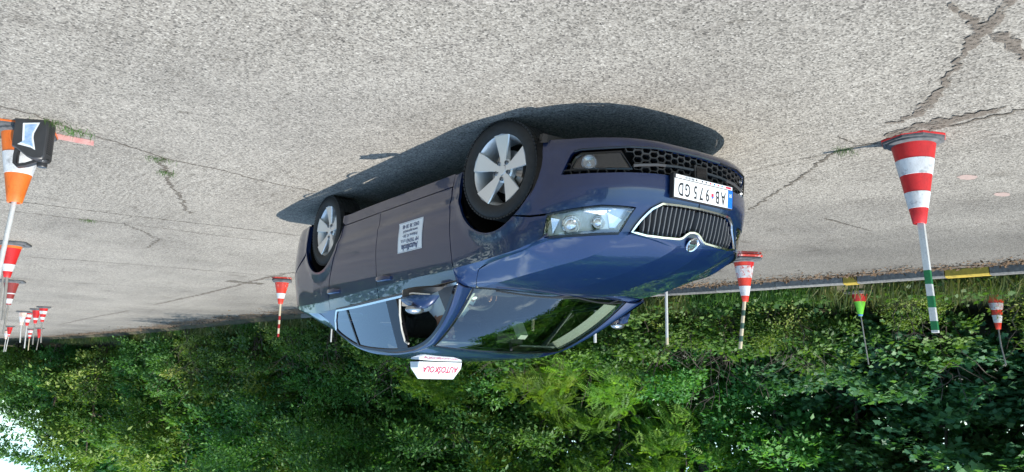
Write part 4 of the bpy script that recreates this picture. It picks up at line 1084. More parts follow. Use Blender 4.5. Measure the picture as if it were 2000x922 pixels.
# ---------------- driver: one skinned body
def person(name, label, joints, edges, root, matfn, extra=None, parent_loc=(0, 0, 0)):
    me = bpy.data.meshes.new(name); ks = list(joints)
    me.from_pydata([tuple(Vector(joints[k][0]) - Vector(parent_loc)) for k in ks], [(ks.index(a), ks.index(b)) for a, b in edges], [])
    o = bpy.data.objects.new(name, me); COL.objects.link(o); o.location = parent_loc
    md = o.modifiers.new('skin', 'SKIN'); md.use_smooth_shade = True
    if not me.skin_vertices: raise RuntimeError('no skin layer')
    for i, k in enumerate(ks):
        r = joints[k][1]; me.skin_vertices[0].data[i].radius = (r, r) if not hasattr(r, '__len__') else r
        me.skin_vertices[0].data[i].use_root = (k == root)
    o.modifiers.new('sub', 'SUBSURF').levels = 2
    bpy.context.view_layer.update()
    nm = bpy.data.meshes.new_from_object(o.evaluated_get(bpy.context.evaluated_depsgraph_get()))
    bpy.data.objects.remove(o, do_unlink=True)
    for mm in ('skin', 'shirt', 'trousers'): nm.materials.append(MT[mm])
    idx = []
    for f in nm.polygons:
        c = f.center + Vector(parent_loc); idx.append(matfn(c))
    nm.polygons.foreach_set('material_index', idx); nm.polygons.foreach_set('use_smooth', [True] * len(nm.polygons))
    o = bpy.data.objects.new(name, nm); o.location = parent_loc; link(o); return o
J = {'pelvis': ((-1.47, .37, .665), (.15, .11)), 'waist': ((-1.50, .37, .80), (.13, .10)), 'chest': ((-1.49, .37, .98), (.155, .11)), 'neckb': ((-1.44, .37, 1.105), (.075, .07)),
     'neck': ((-1.41, .37, 1.16), .055), 'head1': ((-1.385, .37, 1.235), (.078, .085)), 'head2': ((-1.39, .37, 1.325), (.080, .095))}
E_ = [('pelvis', 'waist'), ('waist', 'chest'), ('chest', 'neckb'), ('neckb', 'neck'), ('neck', 'head1'), ('head1', 'head2')]
for sd_, n_ in ((1, 'l'), (-1, 'r')):
    J.update({'sh' + n_: ((-1.46, .37 + .19 * sd_, 1.055), .068), 'el' + n_: ((-1.27, .37 + .25 * sd_, .86), .047), 'wr' + n_: ((-1.06, .37 + .185 * sd_, .965), .030), 'ha' + n_: ((-1.0, .37 + .175 * sd_, .985), (.036, .022)),
              'hip' + n_: ((-1.44, .37 + .09 * sd_, .66), .095), 'kn' + n_: ((-1.02, .37 + .14 * sd_, .70), .065), 'an' + n_: ((-.76, .37 + .12 * sd_, .40), .042), 'to' + n_: ((-.62, .37 + .12 * sd_, .37), .036)})
    E_ += [('chest', 'sh' + n_), ('sh' + n_, 'el' + n_), ('el' + n_, 'wr' + n_), ('wr' + n_, 'ha' + n_), ('pelvis', 'hip' + n_), ('hip' + n_, 'kn' + n_), ('kn' + n_, 'an' + n_), ('an' + n_, 'to' + n_)]
    for f_ in range(4):
        y_ = .37 + .185 * sd_ + (f_ - 1.5) * .004 * sd_; zz = 1.012 - f_ * .017
        J.update({'f%d%s' % (f_, n_): ((-.985, y_ + .012 * sd_, zz), .0085), 'g%d%s' % (f_, n_): ((-.958, y_ - .004 * sd_, zz + .002), .008), 'h%d%s' % (f_, n_): ((-.972, y_ - .03 * sd_, zz + .004), .007)})
        E_ += [('ha' + n_, 'f%d%s' % (f_, n_)), ('f%d%s' % (f_, n_), 'g%d%s' % (f_, n_)), ('g%d%s' % (f_, n_), 'h%d%s' % (f_, n_))]
    J.update({'t0' + n_: ((-1.02, .37 + .155 * sd_, 1.01), .010), 't1' + n_: ((-.99, .37 + .145 * sd_, 1.025), .009)}); E_ += [('ha' + n_, 't0' + n_), ('t0' + n_, 't1' + n_)]
def dm(c):
    if c.z > 1.125 and abs(c.y - .37) < .11: return 0
    if c.x < -1.33 and c.z > .70: return 1
    if c.x > -1.40 and c.z > .76 and abs(c.y - .37) > .12: return 0
    return 2
drv = person('person', '', J, E_, 'pelvis', dm, None, (-1.45, .37, .55))
tag(drv, 'person in a white top seated at the wheel of the blue car', 'person')
bm_ = bmesh.new(); bmesh.ops.create_icosphere(bm_, subdivisions=3, radius=1)
v = []; 
for q in bm_.verts:
    c = q.co; k = 1.0
    v.append((-1.405 + c.x * .098, .37 + c.y * .087, 1.315 + c.z * .098 + (.03 if c.x < 0 and c.z < 0 else 0) * 0))
f = [tuple(a.index for a in ff.verts) for ff in bm_.faces if not (ff.calc_center_median().x > .25 and ff.calc_center_median().z < .45) and ff.calc_center_median().z > -.55]
mesh_obj('hair', v, f, 'hair', drv, smooth=True); bm_.free()
hb = MB()
for sd_ in (1, -1):
    hb.lathe([(.012, -.004), (.011, .004), (0, .007)], (-1.308, .37 + .032 * sd_, 1.288), (1, .1 * sd_, 0), 10)
hb.build('eyes', 'plate_white', drv)
hb = MB(); hb.box((-1.298, .37, 1.262), (.03, .022, .045), taper=.55); hb.box((-1.303, .37, 1.218), (.012, .05, .010)); hb.build('nose_and_mouth', 'skin', drv)

# ---------------- roof sign
sg = thing('roof_sign', 'white magnetic AUTOŠKOLA sign with red letters on the roof of the blue car', 'sign', (-2.14, 0, 1.462))
hb = MB(); prof = [(-.222, 0), (.222, 0), (.222, .055), (.155, .150), (-.155, .150), (-.222, .055)]
dz = 1.468
hb.rings([[(-2.06 - h * .22, y * .98, dz + h) for y, h in prof], [(-2.075 - h * .25, y, dz + h) for y, h in prof], [(-2.205 + h * .25, y, dz + h) for y, h in prof], [(-2.22 + h * .22, y * .98, dz + h) for y, h in prof]][::-1])
hb.build('sign_body', 'sign_white', sg)
hb = MB()
for y in (-.17, .17): hb.lathe([(.03, -.012), (.03, .008)], (-2.14, y, dz), (0, 0, 1), 14)
hb.build('magnet_foot', 'rubber', sg)
yd = Vector((-.22, 0, 1)).normalized()
text_mesh('lettering', 'AUTOŠKOLA', .075, (-2.0715, -.01, dz + .068), (0, 1, 0), tuple(yd), 'ink_red', sg, .0004, 'CENTER', .22, .001, .80)
yd2 = Vector((.22, 0, 1)).normalized()
text_mesh('lettering', 'AUTOŠKOLA', .075, (-2.2085, .01, dz + .068), (0, -1, 0), tuple(yd2), 'ink_red', sg, .0004, 'CENTER', .22, .001, .80)
hb = MB(); hb.box((-2.14, 0, dz + .002), (.17, .45, .004)); hb.build('sign_rim', 'black_plastic', sg)
# ------------------------------------------------------------------ cones, poles, canister
def cone(x, y, H, rb, rt, colour, bands, label, base=('square', .40, 'rubber_base'), z0=0.0, tilt=(0, 0), rz=0.0, group='traffic cones standing on the yard', bandmat='cone_white', trim=None, low=None):
    t = thing('traffic_cone', label, 'cone', (x, y, z0), group); t.rotation_euler = (tilt[0], tilt[1], 0)
    bs = base[1] / 2; bt = .028
    def put(hb, nm, mt, ang=40):
        o = hb.build(nm, mt); o.parent = t; autosmooth(o, ang); return o
    hb = MB(); ch = bs * .28 if base[0] == 'square' else bs * .5
    oc = [(bs, bs - ch), (bs - ch, bs), (-bs + ch, bs), (-bs, bs - ch), (-bs, -bs + ch), (-bs + ch, -bs), (bs - ch, -bs), (bs, -bs + ch)]
    c_, s_ = math.cos(rz), math.sin(rz); oc = [(a * c_ - b * s_, a * s_ + b * c_) for a, b in oc]
    hb.rings([[(a * k, b * k, z) for a, b in oc] for k, z in ((.99, .002), (1, .012), (.97, bt))])
    hb.lathe([(rb * 1.22, bt - .004), (rb * 1.20, bt + .012), (rb * 1.06, bt + .022), (rb * .98, bt + .022)], n=32, cap0=False, cap1=True)
    put(hb, 'base', base[2])
    if trim:
        hb = MB(); hb.rings([[(a * k, b * k, z) for a, b in oc] for k, z in ((1.012, .001), (1.014, .010), (1.006, .013))]); put(hb, 'base_rim', trim)
    zb = bt + .01; hb = MB(); n = 8
    prof = [(rb * (1 - k / n) + rt * (k / n), zb + (H - zb) * k / n) for k in range(n + 1)]
    prof += [(rt * .92, H + .003), (rt * .70, H + .002), (rt * .68, H - .03)]
    hb.lathe(prof, n=32, cap0=False, cap1=True); put(hb, 'body', colour)
    for b in bands:
        f0, f1 = b[0], b[1]; bm = b[2] if len(b) > 2 else bandmat
        R = lambda f: rb + (rt - rb) * f + .0018
        Z = lambda f: zb + (H - zb) * f
        hb = MB(); hb.lathe([(R(f0) - .002, Z(f0)), (R(f0), Z(f0) + .001), (R(f1), Z(f1) - .001), (R(f1) - .002, Z(f1))], n=32, cap0=False, cap1=False); put(hb, 'band', bm)
    return t
def pole(x, y, z0, z1, r, segs, label, square=False, lean=(0, 0), bend=0.0, group='marker poles stuck in the cones'):
    """segs: list of (z end, material)"""
    mats = []; hb = MB(); za = z0
    for ze, mt in segs:
        if mt not in mats: mats.append(mt)
        rr = []; n = 4 if square else 10
        for z in ([za, (za + ze) / 2, ze] if bend else [za, ze]):
            f = (z - z0) / (z1 - z0); cx = x + lean[0] * f + bend * f * f; cy = y + lean[1] * f
            rr.append([(cx + r * math.cos(2 * math.pi * k / n + .6), cy + r * math.sin(2 * math.pi * k / n + .6), z) for k in range(n)])
        hb.rings(rr, True, za == z0, ze == segs[-1][0], mats.index(mt)); za = ze
    o = hb.build('marker_pole', mats, None, (x, y, z0)); autosmooth(o, 40); tag(o, label, 'pole', group); return o
W2 = [(.213, .408), (.62, .818)]
cone(1.43, -1.458, .565, .134, .040, 'cone_red', W2, 'large red cone with two worn white bands at the crack right of the car', ('oct', .345, 'rubber_base'), rz=.35, trim='cone_red')
pole(1.435, -1.46, .50, 1.265, .026, [(.871, 'pole_white'), (.96, 'pole_green'), (1.035, 'pole_white'), (1.108, 'pole_green'), (1.193, 'pole_white'), (1.25, 'pole_green'), (1.265, 'pole_white')], 'white wooden lath with green stripes standing in the large red cone', True, (.03, -.015))
# B: stacked on two red plates
for k, z in enumerate((0, .035)):
    cone(-2.20 + .015 * k, -4.48, .40, .12, .05, 'cone_red', [], ('lowest red cone of the stack beyond the car nose, only its base showing', 'middle red cone of the stack beyond the car nose, under the grey base')[k], ('square', .36, 'cone_red_pale'), z, rz=.5)
cone(-2.20, -4.48, .54, .125, .036, 'cone_vermilion', [(.12, .42, 'cone_white_worn'), (.62, .86)], 'bright red cone with grey base atop the stack beyond the car nose', ('square', .37, 'rubber_base'), .07, rz=.5)
pole(-2.20, -4.475, .55, 1.196, .022, [(.72, 'wood_pole'), (.79, 'pole_dark_green'), (.88, 'wood_pole'), (.95, 'pole_dark_green'), (1.04, 'wood_pole'), (1.11, 'pole_dark_green'), (1.196, 'wood_pole')], 'cream pole with dark green stripes in the stacked cone beyond the car nose', False, (-.06, .05))
# C: left of the car
cone(-9.03, -.95, .36, .11, .05, 'cone_red', [], 'red cone under the black base behind the car tail', ('square', .31, 'cone_red_pale'), 0, rz=.4)
cone(-9.03, -.95, .41, .118, .036, 'cone_vermilion', [(.08, .30, 'cone_red_pale'), (.52, .76)], 'red cone with one white band behind the car tail, on a second base', ('square', .32, 'rubber_base'), .035, rz=.4)
pole(-9.03, -.952, .42, 1.003, .018, [(.65, 'wood_pole'), (.72, 'pole_red'), (.79, 'wood_pole'), (.86, 'pole_red'), (.95, 'wood_pole'), (1.003, 'pole_red')], 'cream pole with red stripes in the cone behind the car tail')
# lime
cone(-2.85, -8.30, .30, .105, .05, 'cone_lime', [], 'lime green cone underneath the black bases behind the yellow kerb mark', ('oct', .34, 'cone_lime'), .10, rz=.3)
cone(-2.85, -8.30, .40, .12, .03, 'cone_lime', [(.02, .36, 'cone_red'), (.93, 1.0, 'pole_blue')], 'lime green cone with red foot and black base behind the kerb', ('square', .40, 'rubber_base'), .13, rz=.3)
pole(-2.85, -8.30, .48, 1.30, .010, [(1.30, 'grey_pole')], 'thin grey rod standing in the lime green cone', False, (.06, -.04))
# D: in the weeds
cone(-1.42, -9.75, .58, .12, .036, 'cone_vermilion', [(.25, .45, 'cone_white_worn'), (.60, .82)], 'orange red cone with torn white bands half hidden in the weeds', ('square', .38, 'rubber_base'), .14, rz=.8)
pole(-1.42, -9.75, .68, 1.28, .011, [(1.28, 'grey_pole')], 'dark bent rod in the cone half hidden in the weeds', False, (0, 0), .06)
# behind the bonnet and the cabin
cone(-2.49, -3.36, .52, .12, .036, 'cone_red', W2, 'red cone hidden behind the bonnet with only its tip in view', ('square', .38, 'rubber_base'))
pole(-2.49, -3.36, .50, 1.18, .017, [(1.10, 'pole_white'), (1.18, 'wood_pole')], 'pale blue white pole with a cream tip rising behind the bonnet')
cone(-3.40, -3.04, .50, .12, .036, 'cone_red', W2, 'red and white cone behind the far side mirror of the car', ('square', .38, 'rubber_base'))
pole(-3.40, -3.04, .48, 1.15, .019, [(1.02, 'pole_white'), (1.035, 'pole_blue'), (1.15, 'pole_white')], 'white pole with a thin blue ring beside the far side mirror')
cone(-3.57, -2.68 + .5, .50, .12, .036, 'cone_red', W2, 'red and white cone seen through the windshield, under a green topped pole', ('square', .38, 'rubber_base'))
pole(-3.57, -2.18, .48, 1.04, .019, [(.80, 'pole_green'), (1.04, 'wood_pole')], 'green and cream pole seen through the windshield')
cone(-4.6, -1.75, .50, .12, .036, 'cone_red', W2, 'red and white cone behind the cabin of the car, under a blue pole', ('square', .38, 'rubber_base'))
pole(-4.6, -1.75, .48, 1.03, .016, [(1.03, 'pole_blue')], 'blue pole seen through the windshield')
cone(-11.5, -2.94, .45, .12, .036, 'cone_red', W2, 'red and white cone hidden behind the boot of the car', ('square', .38, 'rubber_base'))
pole(-11.5, -2.94, .43, .95, .016, [(.95, 'pole_white')], 'white pole tip rising behind the boot of the car')
# left edge
cone(-2.15, 3.262, .508, .132, .045, 'cone_orange', [(.30, .60)], 'orange cone with a broad white band beside the black canister', ('square', .36, 'rubber_base'), rz=.2, trim='cone_orange')
pole(-2.15, 3.262, .46, 1.25, .016, [(1.25, 'pole_white')], 'plain white pole in the orange cone beside the canister', False, (0, .05))
cone(-7.90, 3.02, .45, .125, .04, 'cone_red', [(.0, .10, 'cone_orange'), (.60, .82)], 'red cone with one white band, second from the near end of the left row', ('square', .40, 'rubber_base'), rz=.3)
pole(-7.90, 3.02, .42, 1.0, .018, [(1.0, 'grey_pole')], 'weathered grey pole in the second cone of the left row', False, (0, -.02))
pole(-7.90, 3.06, .42, .88, .012, [(.88, 'grey_pole')], 'shorter grey stick beside the pole in the second cone of the left row')
cone(-13.14, 2.73, .45, .125, .04, 'cone_dark_red', [(.48, .53), (.74, .95)], 'faded dark red cone with a thick black base, third of the left row', ('square', .42, 'rubber_base'), rz=.2)
pole(-13.14, 2.73, .42, 1.0, .018, [(1.0, 'grey_pole')], 'brown grey pole in the faded dark red cone', False, (0, .02))
far = [
 (-19.87, 1.64, 'cone_red', [(.22, .45), (.66, .85)], 'grey_pole', 'red cone with two white bands and black base, nearest of the far cluster', .90),
 (-20.9, 1.72, 'cone_red', [(.60, .75)], 'grey_pole', 'mostly red cone with one thin white ring in the far cluster', .93),
 (-22.5, 1.80, 'cone_red', [(.12, .34), (.5, .75)], 'pole_white', 'white and red banded cone with white pole in the far cluster', 1.0),
 (-22.3, 1.95, 'cone_pale', [(.35, .75)], 'pole_white', 'pale washed out cone with white pole, leftmost of the far cluster', .85),
 (-33.0, .66, 'cone_red', [], 'grey_pole', 'small plain red cone beyond the far cluster', .85),
 (-34.2, .90, 'cone_red', [(.1, .4), (.6, .8)], 'wood_pole', 'small white banded cone beyond the far cluster', .85),
 (-32.5, 1.72, 'cone_red', [(.8, .9)], 'pole_white', 'small red cone with white pole standing alone near the far left', .95),
 (-36.5, 1.62, 'cone_pale', [(.3, .7)], 'pole_white', 'tiny pale cone behind the lone red cone at far left', .9),
 (-38.6, 2.05, 'cone_red', [], 'grey_pole', 'tiny red cone near the left edge in the far distance', .6),
 (-38.0, 2.45, 'cone_pale', [(.3, .7)], 'pole_white', 'tiny pinkish cone at the very left edge in the distance', .9)]
for x, y, cm, bd, pm, lb, ph in far:
    cone(x, y, .40, .105, .036, cm, bd, lb, ('square', .33, 'rubber_base'))
    pole(x, y, .42, ph + .05, .018, [(ph + .05, pm)], lb.replace('cone', 'cone\'s').split(',')[0] and ('pole standing in the ' + lb.split(',')[0]), False, (0, rng.uniform(-.04, .04)))
# canister: 10 litre black jerrycan with a picture label
jc = thing('canister', 'black plastic canister with a blue picture label leaning by the orange cone', 'canister', (-1.94, 3.20, 0))
jr = Matrix.Rotation(math.radians(-64), 3, 'Z')      # local x = along the wide face, y = out of the wide face
def jp(x, y, z): q = jr @ Vector((x, y, z)); return (q.x - 1.94, q.y + 3.215, q.z)
prof = [(-.098, .004), (-.09, 0), (.095, 0), (.103, .006), (.103, .245), (.092, .262), (.045, .266), (.0, .250), (-.075, .192), (-.095, .186), (-.098, .18)]
R1 = []
for y, k in ((-.066, .93), (-.060, .98), (-.052, 1), (.052, 1), (.060, .98), (.066, .93)):
    R1.append([jp(.002 + (x - .002) * k, y, .12 + (z - .12) * k if z > .02 else z) for x, z in prof])
hb = MB(); hb.rings(R1[::-1]); autosmooth(hb.build('body', 'jerry_black', jc), 35)
hb = MB(); R1 = []
for x, z, w in ((-.084, .175, .020), (-.088, .23, .018), (-.086, .285, .017), (-.070, .301, .017), (-.02, .290, .018), (.040, .262, .022)):
    R1.append([jp(x + a * .014, b * w, z + c * .010) for a, b, c in ((-1, -1, -1), (1, -1, -.6), (1, 1, -.6), (-1, 1, -1), (-1, 1, 1), (-1, -1, 1))])
R1 = []
path = [(-.084, .175), (-.088, .23), (-.086, .282), (-.068, .300), (-.02, .290), (.045, .262)]
for i, (x, z) in enumerate(path):
    a = np.array(path[max(i - 1, 0)]); b = np.array(path[min(i + 1, len(path) - 1)]); t = (b - a) / np.linalg.norm(b - a); n = np.array([-t[1], t[0]])
    R1.append([jp(x + n[0] * p_ * .013, q_ * .022, z + n[1] * p_ * .013) for p_, q_ in ((-1, -.7), (-.7, -1), (.7, -1), (1, -.7), (1, .7), (.7, 1), (-.7, 1), (-1, .7))])
hb.rings(R1); autosmooth(hb.build('handle', 'jerry_black', jc), 40)
c = jp(.072, 0, .255); hb = MB(); hb.lathe([(.036, 0), (.030, .016), (.027, .020)], c, (0, 0, 1), 20, False, False); hb.lathe([(.029, .018), (.030, .022), (.030, .042), (.027, .046), (0, .047)], c, (0, 0, 1), 20, False, False); autosmooth(hb.build('cap', 'jerry_black', jc), 35)
for k in range(15):
    z = .03 + k * .0135; a = jp(.1035, 0, z); hb = MB(); hb.box(a, (.006, .075, .006), np.array(jr)); hb.build('rib', 'jerry_black', jc)
def jface(pts, d, nm, mt): mesh_obj(nm, [jp(x, d, z) for x, z in pts], [tuple(range(len(pts)))], mt, jc)
jface([(-.062, .172), (-.035, .155), (-.045, .03), (.055, .02), (.028, .095), (.028, .125), (.048, .205), (.02, .19)][::-1], .0675, 'label_border', 'white_print')
jface([(-.046, .160), (-.022, .146), (-.032, .041), (.042, .032), (.018, .095), (.018, .128), (.034, .188), (.015, .176)][::-1], .0685, 'label', 'jerry_label')
hb = MB(); hb.sweep([jp(.092, .058, .015), jp(.100, .050, .12), jp(.099, .046, .23), jp(.085, .030, .265)], .004, .001, tuple(jr @ Vector((1, .8, 0)))); hb.build('seam', 'white_print', jc)
# ------------------------------------------------------------------ vegetation
def leaf_mat(name, dark, mid, light, trans=.38):
    m = bpy.data.materials.new(name); m.use_nodes = True; t = m.node_tree; t.nodes.clear()
    o = t.nodes.new('ShaderNodeOutputMaterial'); at = t.nodes.new('ShaderNodeAttribute'); at.attribute_name = 'tint'
    oi = t.nodes.new('ShaderNodeObjectInfo')
    r = t.nodes.new('ShaderNodeValToRGB'); e = r.color_ramp.elements; e.new(.5)
    for i, (p, c) in enumerate(((0, dark), (.5, mid), (1, light))): e[i].position = p; e[i].color = (*c, 1)
    t.links.new(at.outputs['Fac'], r.inputs[0])
    hs = t.nodes.new('ShaderNodeHueSaturation')
    mr = t.nodes.new('ShaderNodeMapRange'); mr.inputs['To Min'].default_value = .80; mr.inputs['To Max'].default_value = 1.2
    t.links.new(oi.outputs['Random'], mr.inputs['Value']); t.links.new(mr.outputs[0], hs.inputs['Value'])
    mh = t.nodes.new('ShaderNodeMapRange'); mh.inputs['To Min'].default_value = .485; mh.inputs['To Max'].default_value = .515
    t.links.new(oi.outputs['Random'], mh.inputs['Value']); t.links.new(mh.outputs[0], hs.inputs['Hue'])
    t.links.new(r.outputs[0], hs.inputs['Color'])
    p = t.nodes.new('ShaderNodeBsdfPrincipled'); p.inputs['Roughness'].default_value = .5; p.inputs['Specular IOR Level'].default_value = .35
    tr = t.nodes.new('ShaderNodeBsdfTranslucent'); mx = t.nodes.new('ShaderNodeMixShader'); mx.inputs[0].default_value = trans
    t.links.new(hs.outputs[0], p.inputs['Base Color'])
    g = t.nodes.new('ShaderNodeMix'); g.data_type = 'RGBA'; g.blend_type = 'MULTIPLY'; g.inputs[0].default_value = 1; g.inputs[7].default_value = (1.3, 1.45, .55, 1)
    t.links.new(hs.outputs[0], g.inputs[6]); t.links.new(g.outputs[2], tr.inputs[0])
    t.links.new(p.outputs[0], mx.inputs[1]); t.links.new(tr.outputs[0], mx.inputs[2]); t.links.new(mx.outputs[0], o.inputs[0])
    MT[name] = m
leaf_mat('leaf_maple', (.038, .112, .056), (.078, .195, .090), (.155, .30, .12))
leaf_mat('leaf_small', (.034, .10, .029), (.070, .185, .047), (.155, .30, .078))
leaf_mat('leaf_locust', (.075, .17, .024), (.14, .27, .038), (.24, .38, .06), .45)
leaf_mat('leaf_olive', (.055, .12, .022), (.12, .21, .040), (.27, .33, .085))
leaf_mat('weed_green', (.035, .090, .022), (.075, .165, .036), (.14, .24, .06))
leaf_mat('grass_blade', (.06, .10, .022), (.13, .15, .05), (.28, .24, .11), .3)
MAPLE = [(0, 0, 0), (.10, .10, 0), (.05, .38, .04), (.30, .30, .02), (.42, .55, .05), (.60, .30, .02), (1.0, 0, .06), (.60, -.30, .02), (.42, -.55, .05), (.30, -.30, .02), (.05, -.38, .04), (.10, -.10, 0)]
MAPLE_F = [(0, 1, 3, 5), (1, 2, 3), (3, 4, 5), (0, 5, 6, 7), (0, 7, 9, 11), (7, 8, 9), (9, 10, 11)]
OVAL = [(0, 0, 0), (.38, .27, .05), (1, 0, 0), (.38, -.27, .05)]; OVAL_F = [(0, 2, 1), (0, 3, 2)]
def pinn():
    v = []; f = []
    for k in range(7):
        x = .14 + k * .125; L_ = .26 * math.sin(math.pi * (.18 + .72 * k / 7))
        for s in (1, -1):
            n = len(v); d = -.05 * k / 7
            v += [(x, 0, d), (x + .07, s * L_ * .5 + s * .02, d + .01), (x + .06, s * L_ + s * .02, d - .03), (x - .01, s * L_ * .55, d + .01)]
            f.append((n, n + 1, n + 2, n + 3) if s < 0 else (n + 3, n + 2, n + 1, n))
    n = len(v); v += [(.9, 0, -.05), (1.0, .05, -.05), (1.16, 0, -.08), (1.0, -.05, -.05)]; f.append((n, n + 1, n + 2, n + 3)); return v, f
PIN, PIN_F = pinn()
def leaves_mesh(name, pos, out, size, tmpl, faces, material, r, upbias=1.5, droop=.25, tint=None):
    """pos (n,3), out (n,3): outward directions"""
    n = len(pos); T = np.array(tmpl); k = len(T)
    # leaf axis: outward + random, drooping a little; leaf normal: up + outward + random
    ax = out + r.normal(0, .55, (n, 3)); ax[:, 2] -= droop; ax /= np.linalg.norm(ax, axis=1, keepdims=True)
    nn = out * .5 + r.normal(0, .40, (n, 3)); nn[:, 2] += upbias
    bi = np.cross(nn, ax); bi /= np.linalg.norm(bi, axis=1, keepdims=True) + 1e-9; nn = np.cross(ax, bi)
    sz = size * r.uniform(.65, 1.25, n)
    V = pos[:, None, :] + sz[:, None, None] * (T[None, :, 0:1] * ax[:, None, :] + T[None, :, 1:2] * bi[:, None, :] + T[None, :, 2:3] * nn[:, None, :])
    me = bpy.data.meshes.new(name)
    nf = len(faces); sizes = [len(f) for f in faces]; flat = np.concatenate([np.array(f) for f in faces])
    lv = (flat[None, :] + (np.arange(n) * k)[:, None]).ravel()
    me.vertices.add(n * k); me.vertices.foreach_set('co', V.reshape(-1))
    me.loops.add(len(lv)); me.loops.foreach_set('vertex_index', lv.astype(np.int32))
    ls = np.tile(np.array(sizes), n); st = np.concatenate([[0], np.cumsum(ls)[:-1]])
    me.polygons.add(n * nf); me.polygons.foreach_set('loop_start', st.astype(np.int32))
    me.update(calc_edges=True)
    a = me.attributes.new('tint', 'FLOAT', 'POINT')
    tv = np.clip(r.normal(.42, .2, n) if tint is None else tint + r.normal(0, .13, n), 0, 1)
    a.data.foreach_set('value', np.repeat(tv, k).astype(np.float32))
    me.materials.append(MT[material]); me.validate(); return me
def crown_mesh(name, seed, rx, rz, zc, kind, nclump, per, size, material, clump=.55, zmin=.25):
    r = np.random.default_rng(seed); P = []; O = []; Tn = []
    for c in range(nclump):
        d = r.normal(0, 1, 3); d /= np.linalg.norm(d); q = r.uniform(.45, 1.0) ** .55
        lob = 1 + .22 * math.sin(3 * math.atan2(d[1], d[0]) + seed) + .15 * math.sin(5 * d[2] + seed * 2)
        ctr = np.array([d[0] * rx * q * lob, d[1] * rx * q * lob, zc + d[2] * rz * q])
        if ctr[2] < zmin: ctr[2] = zmin + r.uniform(0, .5)
        n = int(per * r.uniform(.5, 1.6)); cs = clump * r.uniform(.45, 1.0)
        p = r.normal(0, 1, (n, 3)) * np.array([cs, cs, cs * .36]) * .60
        p[:, 2] -= .25 * (p[:, 0] ** 2 + p[:, 1] ** 2) / cs
        P.append(ctr + p); o = p * .9 + d * .55 * cs; o[:, 2] *= .5; o /= np.linalg.norm(o, axis=1, keepdims=True) + 1e-9; O.append(o)
        Tn.append(np.full(n, np.clip(r.normal(.48, .27), .03, .97)))
    P = np.concatenate(P); O = np.concatenate(O); Tn = np.concatenate(Tn); ok = P[:, 2] > .06; P, O, Tn = P[ok], O[ok], Tn[ok]
    tm, fc = {'maple': (MAPLE, MAPLE_F), 'oval': (OVAL, OVAL_F), 'pin': (PIN, PIN_F)}[kind]
    return leaves_mesh(name, P, O, size, tm, fc, material, r, droop=.25 if kind != 'pin' else .55, tint=Tn)
def trunk_mesh(name, seed, h, r0, spread, multi=1):
    r = np.random.default_rng(seed); hb = MB()
    for m_ in range(multi):
        a = r.uniform(0, 6.28); lean = r.uniform(.05, .16) if multi == 1 else r.uniform(.15, .4)
        pts = [(math.cos(a) * lean * z + r.normal(0, .04) * (z > 0) + (m_ * .12 if multi > 1 else 0), math.sin(a) * lean * z + r.normal(0, .04) * (z > 0), z) for z in np.linspace(-.1, h, 9)]
        hb.tube(pts, [r0 * (1.25 if i == 0 else 1 - .82 * i / 8) for i in range(9)], 8)
        for b in range(9 if multi == 1 else 4):
            i = int(r.integers(2, 8)); p0 = np.array(pts[i]); b_a = r.uniform(0, 6.28); L_ = spread * r.uniform(.45, 1.0)
            bp = [tuple(p0 + np.array([math.cos(b_a) * L_ * t + r.normal(0, .05) * t, math.sin(b_a) * L_ * t + r.normal(0, .05) * t, L_ * (.45 * t + .25 * t * t)])) for t in np.linspace(0, 1, 5)]
            hb.tube(bp, [r0 * .42 * (1 - .85 * k / 4) for k in range(5)], 6)
    me = bpy.data.meshes.new(name); me.from_pydata(hb.v, [], hb.f); me.materials.append(MT['bark']); me.polygons.foreach_set('use_smooth', [True] * len(me.polygons)); me.update(); return me
TR = [trunk_mesh('trunk', 31 + i, 3.4, .07, 1.3) for i in range(2)] + [trunk_mesh('trunk', 41, 2.4, .022, .7, 4), trunk_mesh('trunk', 43, 1.1, .015, .5, 5), trunk_mesh('trunk', 45, 10.5, .17, 2.6), trunk_mesh('trunk', 47, 1.9, .03, .8, 3)]
